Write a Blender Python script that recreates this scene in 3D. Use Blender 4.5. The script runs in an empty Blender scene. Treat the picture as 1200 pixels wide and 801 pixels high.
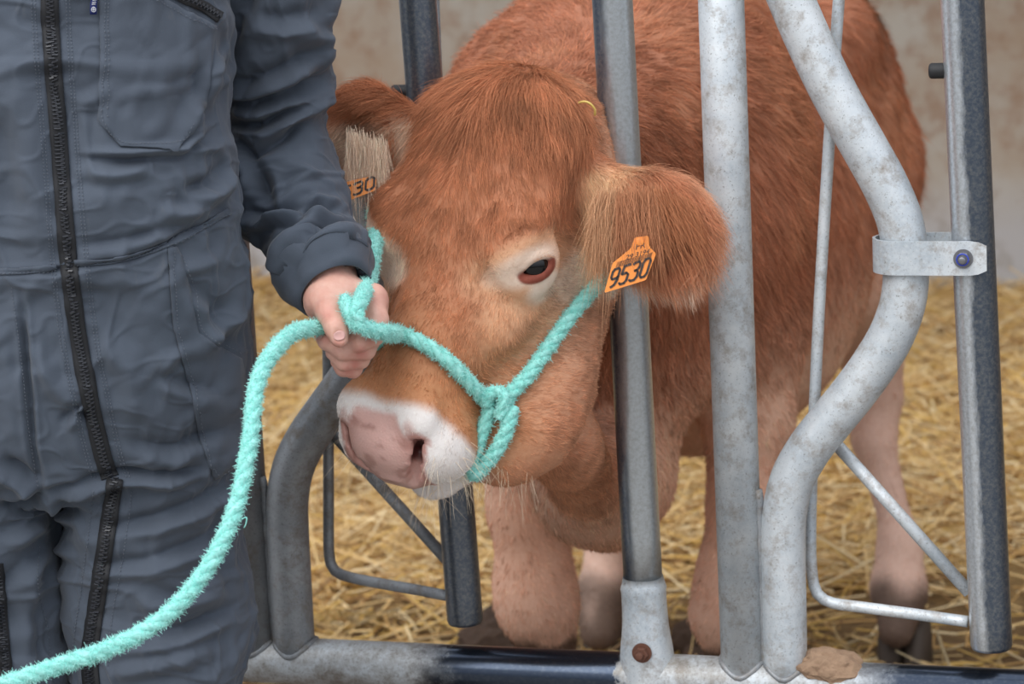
import bpy, bmesh, math, random
import numpy as np
from mathutils import Vector, Matrix, noise
from mathutils.bvhtree import BVHTree

random.seed(7); rng = np.random.default_rng(7)
D = bpy.data; SC = bpy.context.scene; COL = SC.collection

# ---------------------------------------------------------------- camera
FPX = 3133.0
YAW = math.radians(16.7); PITCH = 0.202; ROLL = 0.05
CAM = np.array([3 * math.sin(YAW), -3 * math.cos(YAW), 1.5])
F0 = np.array([-math.sin(YAW), math.cos(YAW), 0.0])
CF = F0 * math.cos(PITCH) + np.array([0, 0, -math.sin(PITCH)])
R0 = np.array([math.cos(YAW), math.sin(YAW), 0.0])
U0 = np.cross(R0, CF)
CR = R0 * math.cos(ROLL) - U0 * math.sin(ROLL)
CU = U0 * math.cos(ROLL) + R0 * math.sin(ROLL)
cd = D.cameras.new('camera'); co = D.objects.new('camera', cd); COL.objects.link(co)
co.matrix_world = Matrix([[CR[0], CU[0], -CF[0], CAM[0]], [CR[1], CU[1], -CF[1], CAM[1]],
                          [CR[2], CU[2], -CF[2], CAM[2]], [0, 0, 0, 1]])
cd.sensor_width = 36.0; cd.lens = FPX / 1200 * 36
cd.dof.use_dof = True; cd.dof.focus_distance = 2.76; cd.dof.aperture_fstop = 8.5
cd.clip_start = 0.05; cd.clip_end = 200
SC.camera = co

# ---------------------------------------------------------------- sky, sun, exposure
W = D.worlds.new('overcast'); SC.world = W; W.use_nodes = True
nt = W.node_tree; nt.nodes.clear()
wo = nt.nodes.new('ShaderNodeOutputWorld'); bg = nt.nodes.new('ShaderNodeBackground')
tc = nt.nodes.new('ShaderNodeTexCoord'); sx = nt.nodes.new('ShaderNodeSeparateXYZ')
mr = nt.nodes.new('ShaderNodeMapRange'); cr = nt.nodes.new('ShaderNodeValToRGB')
mr.inputs[1].default_value = -0.15; mr.inputs[2].default_value = 0.5
cr.color_ramp.elements[0].color = (0.16, 0.15, 0.13, 1); cr.color_ramp.elements[1].color = (0.98, 1.02, 1.10, 1)
e = cr.color_ramp.elements.new(0.25); e.color = (0.40, 0.43, 0.48, 1)
nt.links.new(tc.outputs['Generated'], sx.inputs[0]); nt.links.new(sx.outputs[2], mr.inputs[0])
nt.links.new(mr.outputs[0], cr.inputs[0]); nt.links.new(cr.outputs[0], bg.inputs[0])
nt.links.new(bg.outputs[0], wo.inputs[0]); bg.inputs[1].default_value = 1.0
sl = D.lights.new('sun', 'SUN'); so = D.objects.new('sun', sl); COL.objects.link(so)
sl.energy = 1.3; sl.angle = math.radians(50); sl.color = (1.0, 0.97, 0.92)
so.rotation_euler = Vector((0.25, 0.75, -0.9)).to_track_quat('-Z', 'Y').to_euler()
SC.view_settings.view_transform = 'Standard'; SC.view_settings.look = 'None'
SC.view_settings.gamma = 1.0; SC.view_settings.use_curve_mapping = False
SC.view_settings.exposure = 0.42

# ---------------------------------------------------------------- picture geometry helpers
def ray(x, y): return CF + (x - 600) / FPX * CR - (y - 400.5) / FPX * CU
def P(x, y, d): return CAM + d * ray(x, y)
def ony(x, y, Y=0.0):
    k = ray(x, y); return CAM + k * (Y - CAM[1]) / k[1]
def onz(x, y, z):
    k = ray(x, y); return CAM + k * (z - CAM[2]) / k[2]
def nrm(v): v = np.asarray(v, float); return v / np.linalg.norm(v)

# ---------------------------------------------------------------- materials
def srgb(r, g, b):
    f = lambda c: ((c / 255) / 12.92 if c / 255 < 0.04045 else ((c / 255 + 0.055) / 1.055) ** 2.4)
    return (f(r), f(g), f(b), 1.0)
class Mat:
    def __init__(s, name):
        s.m = D.materials.new(name); s.m.use_nodes = True; s.t = s.m.node_tree
        s.b = s.t.nodes['Principled BSDF']; s.c = None
    def n(s, kind, **kw):
        o = s.t.nodes.new(kind)
        for k, v in kw.items():
            if k in o.inputs: o.inputs[k].default_value = v
            else: setattr(o, k, v)
        return o
    def l(s, a, b): s.t.links.new(a, b)
    def coord(s):
        if not s.c: s.c = s.n('ShaderNodeTexCoord')
        return s.c.outputs['Object']
    def noise(s, scale, detail=4, rough=0.6, stretch=None, dist=0.0):
        o = s.n('ShaderNodeTexNoise'); o.inputs['Scale'].default_value = scale
        o.inputs['Detail'].default_value = detail; o.inputs['Roughness'].default_value = rough
        o.inputs['Distortion'].default_value = dist
        v = s.coord()
        if stretch:
            mp = s.n('ShaderNodeMapping'); mp.inputs['Scale'].default_value = stretch; s.l(v, mp.inputs[0]); v = mp.outputs[0]
        s.l(v, o.inputs['Vector']); return o.outputs['Fac']
    def ramp(s, fac, stops):
        o = s.n('ShaderNodeValToRGB'); els = o.color_ramp.elements
        els[0].position, els[0].color = stops[0]; els[1].position, els[1].color = stops[-1]
        for p, c in stops[1:-1]:
            e = els.new(p); e.color = c
        s.l(fac, o.inputs[0]); return o.outputs[0]
    def mix(s, fac, a, b, mode='MIX'):
        o = s.n('ShaderNodeMix', data_type='RGBA', blend_type=mode)
        for i, v in ((0, fac), (6, a), (7, b)):
            if isinstance(v, (float, int)): o.inputs[i].default_value = v
            elif isinstance(v, tuple): o.inputs[i].default_value = v
            else: s.l(v, o.inputs[i])
        return o.outputs[2]
    def bump(s, h, strength=0.3, dist=0.002):
        o = s.n('ShaderNodeBump'); o.inputs['Strength'].default_value = strength; o.inputs['Distance'].default_value = dist
        s.l(h, o.inputs['Height']); s.l(o.outputs[0], s.b.inputs['Normal'])
    def base(s, v):
        if isinstance(v, tuple): s.b.inputs['Base Color'].default_value = v
        else: s.l(v, s.b.inputs['Base Color'])
        return s
    def set(s, **kw):
        for k, v in kw.items(): s.b.inputs[k.replace('_', ' ')].default_value = v
        return s
def g(v): return (v, v, v, 1)
def attr_col(M, name='col'):
    o = M.n('ShaderNodeAttribute'); o.attribute_name = name; return o.outputs['Color']

def galvanised(name, light, dark, dust, rough=0.42, metal=0.75, dustamt=0.5):
    M = Mat(name)
    n1 = M.noise(14, 5, 0.65); n2 = M.noise(220, 3, 0.7); n3 = M.noise(38, 6, 0.75)
    c = M.mix(M.ramp(n1, [(0.35, g(0)), (0.65, g(1))]), dark, light)
    c = M.mix(M.ramp(n2, [(0.40, g(0)), (0.7, g(0.45))]), c, light)
    d = M.ramp(n3, [(0.60 - 0.2 * dustamt, g(0)), (0.80 - 0.2 * dustamt, g(0.85))])
    c = M.mix(d, c, dust); M.base(c)
    sp = M.ramp(M.noise(420, 3, 0.6), [(0.60, g(0)), (0.70, g(0.55))])
    c = M.mix(sp, c, srgb(80, 72, 62)); M.base(c)
    m = M.n('ShaderNodeMath', operation='MULTIPLY_ADD'); M.l(d, m.inputs[0]); m.inputs[1].default_value = -metal * 0.8; m.inputs[2].default_value = metal
    M.l(m.outputs[0], M.b.inputs['Metallic'])
    r = M.n('ShaderNodeMath', operation='MULTIPLY_ADD'); M.l(n3, r.inputs[0]); r.inputs[1].default_value = 0.35; r.inputs[2].default_value = rough - 0.12
    M.l(r.outputs[0], M.b.inputs['Roughness'])
    M.bump(n2, 0.25, 0.0008)
    return M.m
M_galv = galvanised('galvanised_steel', srgb(222, 227, 230), srgb(182, 192, 200), srgb(146, 136, 126), 0.45, 0.32, 0.50)
M_galv_worn = galvanised('worn_steel', srgb(168, 176, 184), srgb(108, 118, 130), srgb(126, 116, 104), 0.34, 0.85, 0.25)
M_dark = galvanised('polished_dark_steel', srgb(112, 122, 136), srgb(72, 82, 96), srgb(120, 110, 98), 0.22, 0.95, 0.02)
M_grey = galvanised('dusty_grey_steel', srgb(166, 170, 174), srgb(130, 134, 138), srgb(120, 110, 98), 0.5, 0.5, 0.55)
def plain(name, col, rough=0.5, **kw):
    M = Mat(name); M.base(M.mix(M.noise(60, 4), tuple(c * 0.75 for c in col[:3]) + (1,), col)); M.set(Roughness=rough, **kw); return M.m
def two_tone_side(name, light, dark, a, b, R, lo, hi, rough=0.3):
    # pale colour on one side, dark on the other (position across the tube, ragged edge)
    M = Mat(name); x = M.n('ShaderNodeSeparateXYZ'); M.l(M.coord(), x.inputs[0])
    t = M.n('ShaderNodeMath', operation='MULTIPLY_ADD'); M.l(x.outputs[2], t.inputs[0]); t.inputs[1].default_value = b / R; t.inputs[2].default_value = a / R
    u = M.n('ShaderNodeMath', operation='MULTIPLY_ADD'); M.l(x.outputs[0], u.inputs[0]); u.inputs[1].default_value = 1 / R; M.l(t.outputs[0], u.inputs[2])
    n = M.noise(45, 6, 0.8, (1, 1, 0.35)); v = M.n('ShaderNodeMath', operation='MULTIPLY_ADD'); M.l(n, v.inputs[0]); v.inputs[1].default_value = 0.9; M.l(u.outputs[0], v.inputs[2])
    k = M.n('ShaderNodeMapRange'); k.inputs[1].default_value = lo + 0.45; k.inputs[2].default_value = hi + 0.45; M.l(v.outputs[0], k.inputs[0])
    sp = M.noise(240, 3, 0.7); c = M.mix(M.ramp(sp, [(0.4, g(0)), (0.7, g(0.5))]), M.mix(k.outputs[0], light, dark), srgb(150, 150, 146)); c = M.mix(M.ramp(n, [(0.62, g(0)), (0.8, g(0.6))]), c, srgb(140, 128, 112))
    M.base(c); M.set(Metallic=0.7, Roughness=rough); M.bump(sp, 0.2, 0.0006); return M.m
M = Mat('rail_steel'); x = M.n('ShaderNodeSeparateXYZ'); M.l(M.coord(), x.inputs[0])
n = M.noise(26, 6, 0.75); v = M.n('ShaderNodeMath', operation='MULTIPLY_ADD'); M.l(n, v.inputs[0]); v.inputs[1].default_value = 0.10; M.l(x.outputs[0], v.inputs[2])
rr = M.n('ShaderNodeMapRange'); rr.inputs[1].default_value = -0.35; rr.inputs[2].default_value = 0.85; M.l(v.outputs[0], rr.inputs[0])
px_ = lambda X: (X + 0.05 + 0.35) / 1.2
k = M.ramp(rr.outputs[0], [(0.0, g(0)), (px_(-0.135), g(0)), (px_(-0.085), g(1)), (px_(0.112), g(1)), (px_(0.118), g(0)), (px_(0.37), g(0)), (px_(0.44), g(1)), (1.0, g(1))])
sp = M.noise(260, 3, 0.7); lt = M.mix(M.ramp(n, [(0.4, g(0)), (0.65, g(1))]), srgb(206, 212, 216), srgb(150, 144, 136)); lt = M.mix(M.ramp(sp, [(0.5, g(0)), (0.7, g(0.5))]), lt, srgb(110, 102, 94))
M.base(M.mix(k, lt, M.mix(M.ramp(sp, [(0.5, g(0)), (0.8, g(0.4))]), srgb(66, 75, 90), srgb(120, 126, 132))))
q = M.n('ShaderNodeMapRange'); q.inputs[3].default_value = 0.35; q.inputs[4].default_value = 0.9; M.l(k, q.inputs[0]); M.l(q.outputs[0], M.b.inputs['Metallic'])
q = M.n('ShaderNodeMapRange'); q.inputs[3].default_value = 0.5; q.inputs[4].default_value = 0.22; M.l(k, q.inputs[0]); M.l(q.outputs[0], M.b.inputs['Roughness']); M_rail = M.m
M_gateR = two_tone_side('pale_dark_split_steel', srgb(212, 218, 224), srgb(84, 94, 108), 0.0016, 0.0299, 0.0232, -0.25, 0.05)
M_gateL = two_tone_side('pale_edge_dark_steel', srgb(178, 184, 190), srgb(92, 100, 112), 0.0055, 0.0236, 0.0232, -0.95, -0.45)
M_div = two_tone_side('dark_edge_pale_steel', srgb(92, 102, 118), srgb(188, 194, 198), -0.0015, 0.0121, 0.0225, -0.55, -0.05)
M_rust = plain('rusty_steel', srgb(112, 72, 56), 0.7)
M_bolt = plain('bolt_steel', srgb(150, 150, 155), 0.35, Metallic=0.8)
M_blue = plain('blue_nylon', srgb(60, 80, 190), 0.4)
M_rubber = plain('black_rubber', srgb(38, 38, 40), 0.6)

# coverall cloth
M = Mat('grey_blue_cotton_drill')
c = M.mix(M.ramp(M.noise(5, 5), [(0.3, g(0)), (0.7, g(1))]), srgb(64, 72, 84), srgb(78, 87, 100))
dirt = M.ramp(M.noise(26, 6, 0.8, (1, 1, 0.45)), [(0.62, g(0)), (0.80, g(0.35))])
c = M.mix(dirt, c, srgb(110, 110, 108))
wv = M.n('ShaderNodeTexWave', wave_type='BANDS', bands_direction='DIAGONAL'); wv.inputs['Scale'].default_value = 420; M.l(M.coord(), wv.inputs['Vector'])
c = M.mix(0.12, c, wv.outputs['Color'], 'OVERLAY'); M.base(c); M.bump(M.noise(900, 2), 0.35, 0.0006)
M.set(Roughness=0.85); M.b.inputs['Sheen Weight'].default_value = 0.12; M.b.inputs['Sheen Roughness'].default_value = 0.5
M_cloth = M.m
M_stitch = plain('grey_thread', srgb(104, 111, 122), 0.8)
M_zip = plain('black_zip_tape', srgb(30, 31, 35), 0.7)
M_teeth = plain('black_zip_teeth', srgb(62, 64, 70), 0.28)
M_label_blue = plain('navy_label', srgb(30, 44, 110), 0.6)
M_white = plain('white_thread', srgb(225, 228, 235), 0.7)
M_boot = plain('dark_green_rubber', srgb(40, 48, 36), 0.45)

# skin
M = Mat('human_skin')
c = M.mix(M.ramp(M.noise(45, 4), [(0.35, g(0)), (0.7, g(1))]), srgb(212, 158, 142), srgb(226, 182, 164))
c = M.mix(attr_col(M, 'red'), c, srgb(205, 128, 116)); M.base(c)
M.bump(M.noise(500, 3), 0.3, 0.0006); M.set(Roughness=0.5)
M.b.inputs['Subsurface Weight'].default_value = 0.12; M.b.inputs['Subsurface Radius'].default_value = (0.01, 0.004, 0.002)
M_skin = M.m
M_nail = plain('finger_nail', srgb(228, 178, 170), 0.3)

# cow skin under the hair, and hair
M = Mat('cow_hide'); c = attr_col(M); n = M.noise(160, 4, 0.7)
c = M.mix(M.ramp(n, [(0.3, g(0.0)), (0.7, g(0.35))]), c, c, 'MULTIPLY')
M.base(c); M.set(Roughness=0.75); M.bump(n, 0.4, 0.002); M_hide = M.m
M = Mat('cow_nose_skin'); c = attr_col(M)
v = M.n('ShaderNodeTexVoronoi'); v.inputs['Scale'].default_value = 330; M.l(M.coord(), v.inputs['Vector'])
M.base(c); M.set(Roughness=0.36); M.bump(v.outputs['Distance'], 0.35, 0.0012)
M.b.inputs['Subsurface Weight'].default_value = 0.1; M.b.inputs['Subsurface Radius'].default_value = (0.01, 0.004, 0.003); M_nose = M.m
M = Mat('cow_hair'); M.base(attr_col(M)); M.set(Roughness=0.6); M.b.inputs['Specular IOR Level'].default_value = 0.25; M_hair = M.m
M_eye = Mat('eyeball_black').base(srgb(10, 9, 12)).set(Roughness=0.05).m
M_lidred = Mat('eye_rim_red').base(srgb(128, 60, 44)).set(Roughness=0.3).m
M_hoof = plain('muddy_hoof', srgb(70, 58, 48), 0.7)

# rope
M = Mat('turquoise_rope'); c = M.mix(M.ramp(M.noise(120, 3), [(0.3, g(0)), (0.7, g(1))]), srgb(128, 212, 202), srgb(172, 236, 228)); M.base(c); M.set(Roughness=0.8); M_rope = M.m
M = Mat('turquoise_fuzz_hair'); M.base(attr_col(M)); M.set(Roughness=0.7); M_fuzz = M.m
# tag
M_tag = Mat('orange_tag').base(srgb(247, 150, 66)).set(Roughness=0.4).m
M_ink = Mat('tag_ink').base(srgb(58, 50, 48)).set(Roughness=0.6).m
# straw, ground, wall
M = Mat('straw'); M.base(attr_col(M)); M.set(Roughness=0.55); M_straw = M.m
M = Mat('straw_manure_ground'); n1 = M.noise(7, 6, 0.7); n2 = M.noise(45, 6, 0.75, (1, 2.5, 1))
c = M.mix(M.ramp(n2, [(0.35, g(0)), (0.65, g(1))]), srgb(96, 72, 44), srgb(190, 154, 96))
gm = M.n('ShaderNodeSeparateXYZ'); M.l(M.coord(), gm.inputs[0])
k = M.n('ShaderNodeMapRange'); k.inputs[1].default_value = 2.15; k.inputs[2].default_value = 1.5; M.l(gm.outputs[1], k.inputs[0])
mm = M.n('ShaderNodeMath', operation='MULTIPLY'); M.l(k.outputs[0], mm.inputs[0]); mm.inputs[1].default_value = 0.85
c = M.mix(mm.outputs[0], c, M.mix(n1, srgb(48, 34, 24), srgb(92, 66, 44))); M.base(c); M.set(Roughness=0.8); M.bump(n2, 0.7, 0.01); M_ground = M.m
M = Mat('stained_concrete'); n1 = M.noise(2.2, 6, 0.65); n2 = M.noise(9, 6, 0.7); n3 = M.noise(60, 4)
c = M.mix(M.ramp(n1, [(0.35, g(0)), (0.62, g(1))]), srgb(172, 152, 132), srgb(188, 182, 172))
c = M.mix(M.ramp(n2, [(0.48, g(0)), (0.62, g(0.7))]), c, srgb(158, 128, 106))
gm = M.n('ShaderNodeSeparateXYZ'); M.l(M.coord(), gm.inputs[0])
k = M.n('ShaderNodeMapRange'); k.inputs[1].default_value = 0.34; k.inputs[2].default_value = 0.16; M.l(gm.outputs[2], k.inputs[0])
c = M.mix(k.outputs[0], c, M.mix(M.ramp(n2, [(0.5, g(0)), (0.7, g(1))]), srgb(186, 184, 184), srgb(150, 140, 130)))
M.base(c); M.set(Roughness=0.9); M.bump(n3, 0.4, 0.004); M_wall = M.m
M = Mat('plain_concrete'); M.base(M.mix(M.noise(6, 6), srgb(122, 116, 108), srgb(160, 155, 148))); M.set(Roughness=0.9); M_conc = M.m
M = Mat('dried_mud'); n1 = M.noise(90, 6, 0.75); M.base(M.mix(n1, srgb(120, 92, 72), srgb(188, 158, 130))); M.set(Roughness=0.95); M.bump(n1, 0.9, 0.004); M_mud = M.m
M = Mat('wet_manure'); n1 = M.noise(90, 6, 0.75); M.base(M.mix(n1, srgb(40, 28, 20), srgb(84, 60, 42))); M.set(Roughness=0.7); M.bump(n1, 0.9, 0.006); M_dung = M.m
M_roof = plain('unseen_roof_sheet', srgb(120, 122, 124), 0.7)

# ---------------------------------------------------------------- object helpers
def link(name, data, parent=None):
    o = D.objects.new(name, data); COL.objects.link(o)
    if parent is not None: o.parent = parent
    return o
def tag(o, label=None, cat=None, group=None, kind=None):
    if label: o['label'] = label
    if cat: o['category'] = cat
    if group: o['group'] = group
    if kind: o['kind'] = kind
    return o
def empty(name, loc=(0, 0, 0)):
    o = link(name, None); o.location = loc; return o
def mesh_np(name, V, Fq, mats, parent=None, smooth=True, loc=None):
    """V (n,3), Fq list of faces or (m,k) array; in world coordinates, moved into the parent's frame"""
    me = D.meshes.new(name)
    V = np.asarray(V, float).reshape(-1, 3)
    if parent is not None: V = V - np.array(parent_loc(parent))
    if isinstance(Fq, np.ndarray):
        n, k = Fq.shape
        me.vertices.add(len(V)); me.vertices.foreach_set('co', V.astype(np.float32).ravel())
        me.loops.add(n * k); me.loops.foreach_set('vertex_index', Fq.astype(np.int32).ravel())
        me.polygons.add(n); me.polygons.foreach_set('loop_start', np.arange(0, n * k, k, dtype=np.int32))
        me.update(calc_edges=True); me.validate()
    else:
        me.from_pydata([tuple(v) for v in V], [], [tuple(int(i) for i in f) for f in Fq]); me.update()
    for m in (mats if isinstance(mats, (list, tuple)) else [mats]): me.materials.append(m)
    if smooth: me.polygons.foreach_set('use_smooth', [True] * len(me.polygons))
    return link(name, me, parent)
def parent_loc(p):
    l = np.array(p.location)
    while p.parent is not None:
        p = p.parent; l = l + np.array(p.location)
    return l
def set_col(me, name, C, domain='POINT'):
    a = me.attributes.new(name, 'FLOAT_COLOR', domain)
    C = np.asarray(C, np.float32)
    if C.shape[1] == 3: C = np.hstack([C, np.ones((len(C), 1), np.float32)])
    a.data.foreach_set('color', C.ravel())
class MB:
    """collects several shapes into one mesh"""
    def __init__(s): s.V = []; s.F = []
    def add(s, V, F):
        o = len(s.V); s.V += [tuple(v) for v in V]; s.F += [tuple(i + o for i in f) for f in F]; return s
    def build(s, name, mat, parent=None, smooth=True):
        o = mesh_np(name, s.V, s.F, mat, parent, smooth); return o
def frames(P_):
    P_ = np.asarray(P_, float); T = np.gradient(P_, axis=0); T /= np.linalg.norm(T, axis=1)[:, None] + 1e-12
    up = np.array([0, 0, 1.0]) if abs(T[0][2]) < 0.9 else np.array([1.0, 0, 0])
    N = np.zeros_like(P_); N[0] = nrm(np.cross(np.cross(T[0], up), T[0]))
    for i in range(1, len(P_)):
        v = N[i - 1] - T[i] * (N[i - 1] @ T[i]); N[i] = nrm(v)
    return T, N, np.cross(T, N)
def tube(Pts, rad, seg=24, cap=True):
    Pts = np.asarray(Pts, float); n = len(Pts); rad = np.broadcast_to(rad, (n,)) if np.ndim(rad) < 2 else rad
    T, N, B = frames(Pts); a = np.linspace(0, 2 * math.pi, seg, endpoint=False)
    V = (Pts[:, None] + rad[:, None, None] * (np.cos(a)[None, :, None] * N[:, None] + np.sin(a)[None, :, None] * B[:, None])).reshape(-1, 3)
    F = [(i * seg + j, i * seg + (j + 1) % seg, (i + 1) * seg + (j + 1) % seg, (i + 1) * seg + j) for i in range(n - 1) for j in range(seg)]
    if cap: F += [tuple(range(seg))[::-1], tuple((n - 1) * seg + j for j in range(seg))]
    return V, F
def spline(pts, n=60, closed=False):
    """Catmull-Rom through the points, resampled evenly"""
    p = np.asarray(pts, float); q = np.vstack([2 * p[0] - p[1], p, 2 * p[-1] - p[-2]]); out = []
    for i in range(1, len(q) - 2):
        for t in np.linspace(0, 1, 24, endpoint=False):
            a, b, c, d = q[i - 1], q[i], q[i + 1], q[i + 2]
            out.append(0.5 * (2 * b + (c - a) * t + (2 * a - 5 * b + 4 * c - d) * t * t + (3 * b - a - 3 * c + d) * t ** 3))
    out.append(p[-1]); out = np.array(out)
    s = np.r_[0, np.cumsum(np.linalg.norm(np.diff(out, axis=0), axis=1))]
    u = np.linspace(0, s[-1], n); return np.stack([np.interp(u, s, out[:, k]) for k in range(out.shape[1])], 1)
def cyl(p0, p1, r, seg=24, bev=0.0):
    p0 = np.asarray(p0, float); p1 = np.asarray(p1, float); d = nrm(p1 - p0)
    if bev: return tube([p0, p0 + d * bev * 0.3, p0 + d * bev, p1 - d * bev, p1 - d * bev * 0.3, p1], np.array([r - bev, r - bev * 0.3, r, r, r - bev * 0.3, r - bev]), seg)
    return tube([p0, p1], r, seg)
def box(c, ax, h, bev=0.0):
    ax = [nrm(a) for a in ax]; V = []
    for k in range(8):
        s = [(1 if k >> i & 1 else -1) for i in range(3)]
        V.append(np.asarray(c) + sum(s[i] * h[i] * ax[i] for i in range(3)))
    return V, [(0, 2, 3, 1), (4, 5, 7, 6), (0, 1, 5, 4), (2, 6, 7, 3), (0, 4, 6, 2), (1, 3, 7, 5)]

# ---------------------------------------------------------------- implicit solids on a graded grid
def axis(spans):
    out = []
    for a, b, st in spans:
        n = max(1, int(round((b - a) / st))); out += list(np.linspace(a, b, n, endpoint=False))
    out.append(spans[-1][1]); return np.array(out, np.float32)
class Vol:
    def __init__(s, xs, ys, zs):
        s.ax = (xs, ys, zs); s.f = np.full((len(xs), len(ys), len(zs)), 1.0, np.float32)
    def sl(s, lo, hi):
        r = []
        for a, l, h in zip(s.ax, lo, hi):
            i0 = max(0, np.searchsorted(a, l) - 1); i1 = min(len(a), np.searchsorted(a, h) + 1); r.append(slice(i0, max(i1, i0)))
        return tuple(r)
    def op(s, fn, lo, hi, k=0.01, mode='u'):
        S = s.sl(np.asarray(lo) - k * 1.3 - 0.01, np.asarray(hi) + k * 1.3 + 0.01); A = s.f[S]
        if A.size == 0: return
        X = s.ax[0][S[0]][:, None, None]; Y = s.ax[1][S[1]][None, :, None]; Z = s.ax[2][S[2]][None, None, :]
        b = fn(X, Y, Z).astype(np.float32)
        if mode == 'u':
            h = np.maximum(k - np.abs(A - b), 0) / k; s.f[S] = np.minimum(A, b) - h * h * k * 0.25
        elif mode == 's':
            b = -b; h = np.maximum(k - np.abs(A - b), 0) / k; s.f[S] = np.maximum(A, b) + h * h * k * 0.25
        elif mode == 'd': s.f[S] = A + b
    def cone(s, a, b, ra, rb, k=0.02, mode='u'):
        a = np.asarray(a, float); b = np.asarray(b, float); ba = b - a; L2 = ba @ ba + 1e-12; r = max(ra, rb)
        def fn(X, Y, Z):
            px, py, pz = X - a[0], Y - a[1], Z - a[2]
            t = np.clip((px * ba[0] + py * ba[1] + pz * ba[2]) / L2, 0, 1)
            return np.sqrt((px - t * ba[0]) ** 2 + (py - t * ba[1]) ** 2 + (pz - t * ba[2]) ** 2) - (ra + (rb - ra) * t)
        s.op(fn, np.minimum(a, b) - r, np.maximum(a, b) + r, k, mode)
    def chain(s, pts, rad, k=0.02, mode='u'):
        for i in range(len(pts) - 1): s.cone(pts[i], pts[i + 1], rad[i], rad[i + 1], k, mode)
    def ell(s, c, rad, axes=None, k=0.02, mode='u'):
        c = np.asarray(c, float); A = np.eye(3) if axes is None else np.array([nrm(x) for x in axes]); rad = np.asarray(rad, float); m = rad.min()
        def fn(X, Y, Z):
            px, py, pz = X - c[0], Y - c[1], Z - c[2]
            q = [(px * A[i][0] + py * A[i][1] + pz * A[i][2]) for i in range(3)]
            k0 = np.sqrt(sum((q[i] / rad[i]) ** 2 for i in range(3))); k1 = np.sqrt(sum((q[i] / rad[i] ** 2) ** 2 for i in range(3))) + 1e-6
            return k0 * (k0 - 1) / k1
        ext = np.sqrt(((A * rad[:, None]) ** 2).sum(0)); s.op(fn, c - ext, c + ext, k, mode)
    def mesh(s):
        f = s.f; xs, ys, zs = s.ax; ins = f < 0
        n = ins[:-1, :-1, :-1].astype(np.int8)
        cnt = sum(ins[i:i + f.shape[0] - 1, j:j + f.shape[1] - 1, k:k + f.shape[2] - 1].astype(np.int8) for i in (0, 1) for j in (0, 1) for k in (0, 1))
        act = (cnt > 0) & (cnt < 8); I, J, K = np.nonzero(act); ids = np.full(act.shape, -1, np.int32); ids[I, J, K] = np.arange(len(I))
        acc = np.zeros((len(I), 3)); w = np.zeros(len(I))
        cs = [(i, j, k) for i in (0, 1) for j in (0, 1) for k in (0, 1)]
        for a in cs:
            for b in cs:
                if sum(abs(a[q] - b[q]) for q in range(3)) != 1 or a > b: continue
                fa = f[I + a[0], J + a[1], K + a[2]]; fb = f[I + b[0], J + b[1], K + b[2]]; m = (fa < 0) != (fb < 0)
                t = np.where(m, fa / (fa - fb + 1e-20), 0)
                pa = np.stack([xs[I + a[0]], ys[J + a[1]], zs[K + a[2]]], 1); pb = np.stack([xs[I + b[0]], ys[J + b[1]], zs[K + b[2]]], 1)
                acc += np.where(m[:, None], pa + (pb - pa) * t[:, None], 0); w += m
        V = acc / w[:, None]; Q = []
        for d in range(3):
            sh = [slice(None)] * 3; s0 = list(sh); s1 = list(sh); s0[d] = slice(0, -1); s1[d] = slice(1, None)
            A = ins[tuple(s0)]; B = ins[tuple(s1)]; i, j, k = np.nonzero(A != B)
            o1, o2 = [(1, 2), (2, 0), (0, 1)][d]; e = [i, j, k]
            ok = (e[o1] > 0) & (e[o2] > 0) & (e[o1] < act.shape[o1]) & (e[o2] < act.shape[o2]); e = [x[ok] for x in e]; fl = A[e[0], e[1], e[2]]
            def cid(a, b):
                q = [x.copy() for x in e]; q[o1] -= a; q[o2] -= b; return ids[q[0], q[1], q[2]]
            quad = np.stack([cid(0, 0), cid(1, 0), cid(1, 1), cid(0, 1)], 1); quad[~fl] = quad[~fl][:, ::-1]; Q.append(quad)
        Q = np.vstack(Q); Q = Q[(Q >= 0).all(1)]
        return V, Q
def relax(V, Q, it=1, lam=0.5):
    for _ in range(it):
        S = np.zeros_like(V); c = np.zeros(len(V))
        for a, b in ((0, 1), (1, 2), (2, 3), (3, 0)):
            for p, q in ((a, b), (b, a)):
                np.add.at(S, Q[:, p], V[Q[:, q]]); np.add.at(c, Q[:, p], 1)
        V = V + lam * (S / np.maximum(c, 1)[:, None] - V)
    return V
def normals(V, Q):
    n = np.cross(V[Q[:, 2]] - V[Q[:, 0]], V[Q[:, 3]] - V[Q[:, 1]]); N = np.zeros_like(V)
    for k in range(4): np.add.at(N, Q[:, k], n)
    return N / (np.linalg.norm(N, axis=1)[:, None] + 1e-12)
def bvh(V, Q): return BVHTree.FromPolygons([tuple(v) for v in V], [tuple(int(i) for i in q) for q in Q])
def hit(tree, x, y, off=0.0):
    """the point of a surface seen at a picture position, lifted by off along its normal"""
    d = ray(x, y); h = tree.ray_cast(Vector(CAM), Vector(d))
    if h[0] is None: return None
    n = np.array(h[1]);
    if n @ d > 0: n = -n
    return np.array(h[0]) + n * off, n
def ss(a, b, x):
    t = np.clip((x - a) / (b - a), 0, 1); return t * t * (3 - 2 * t)
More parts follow.
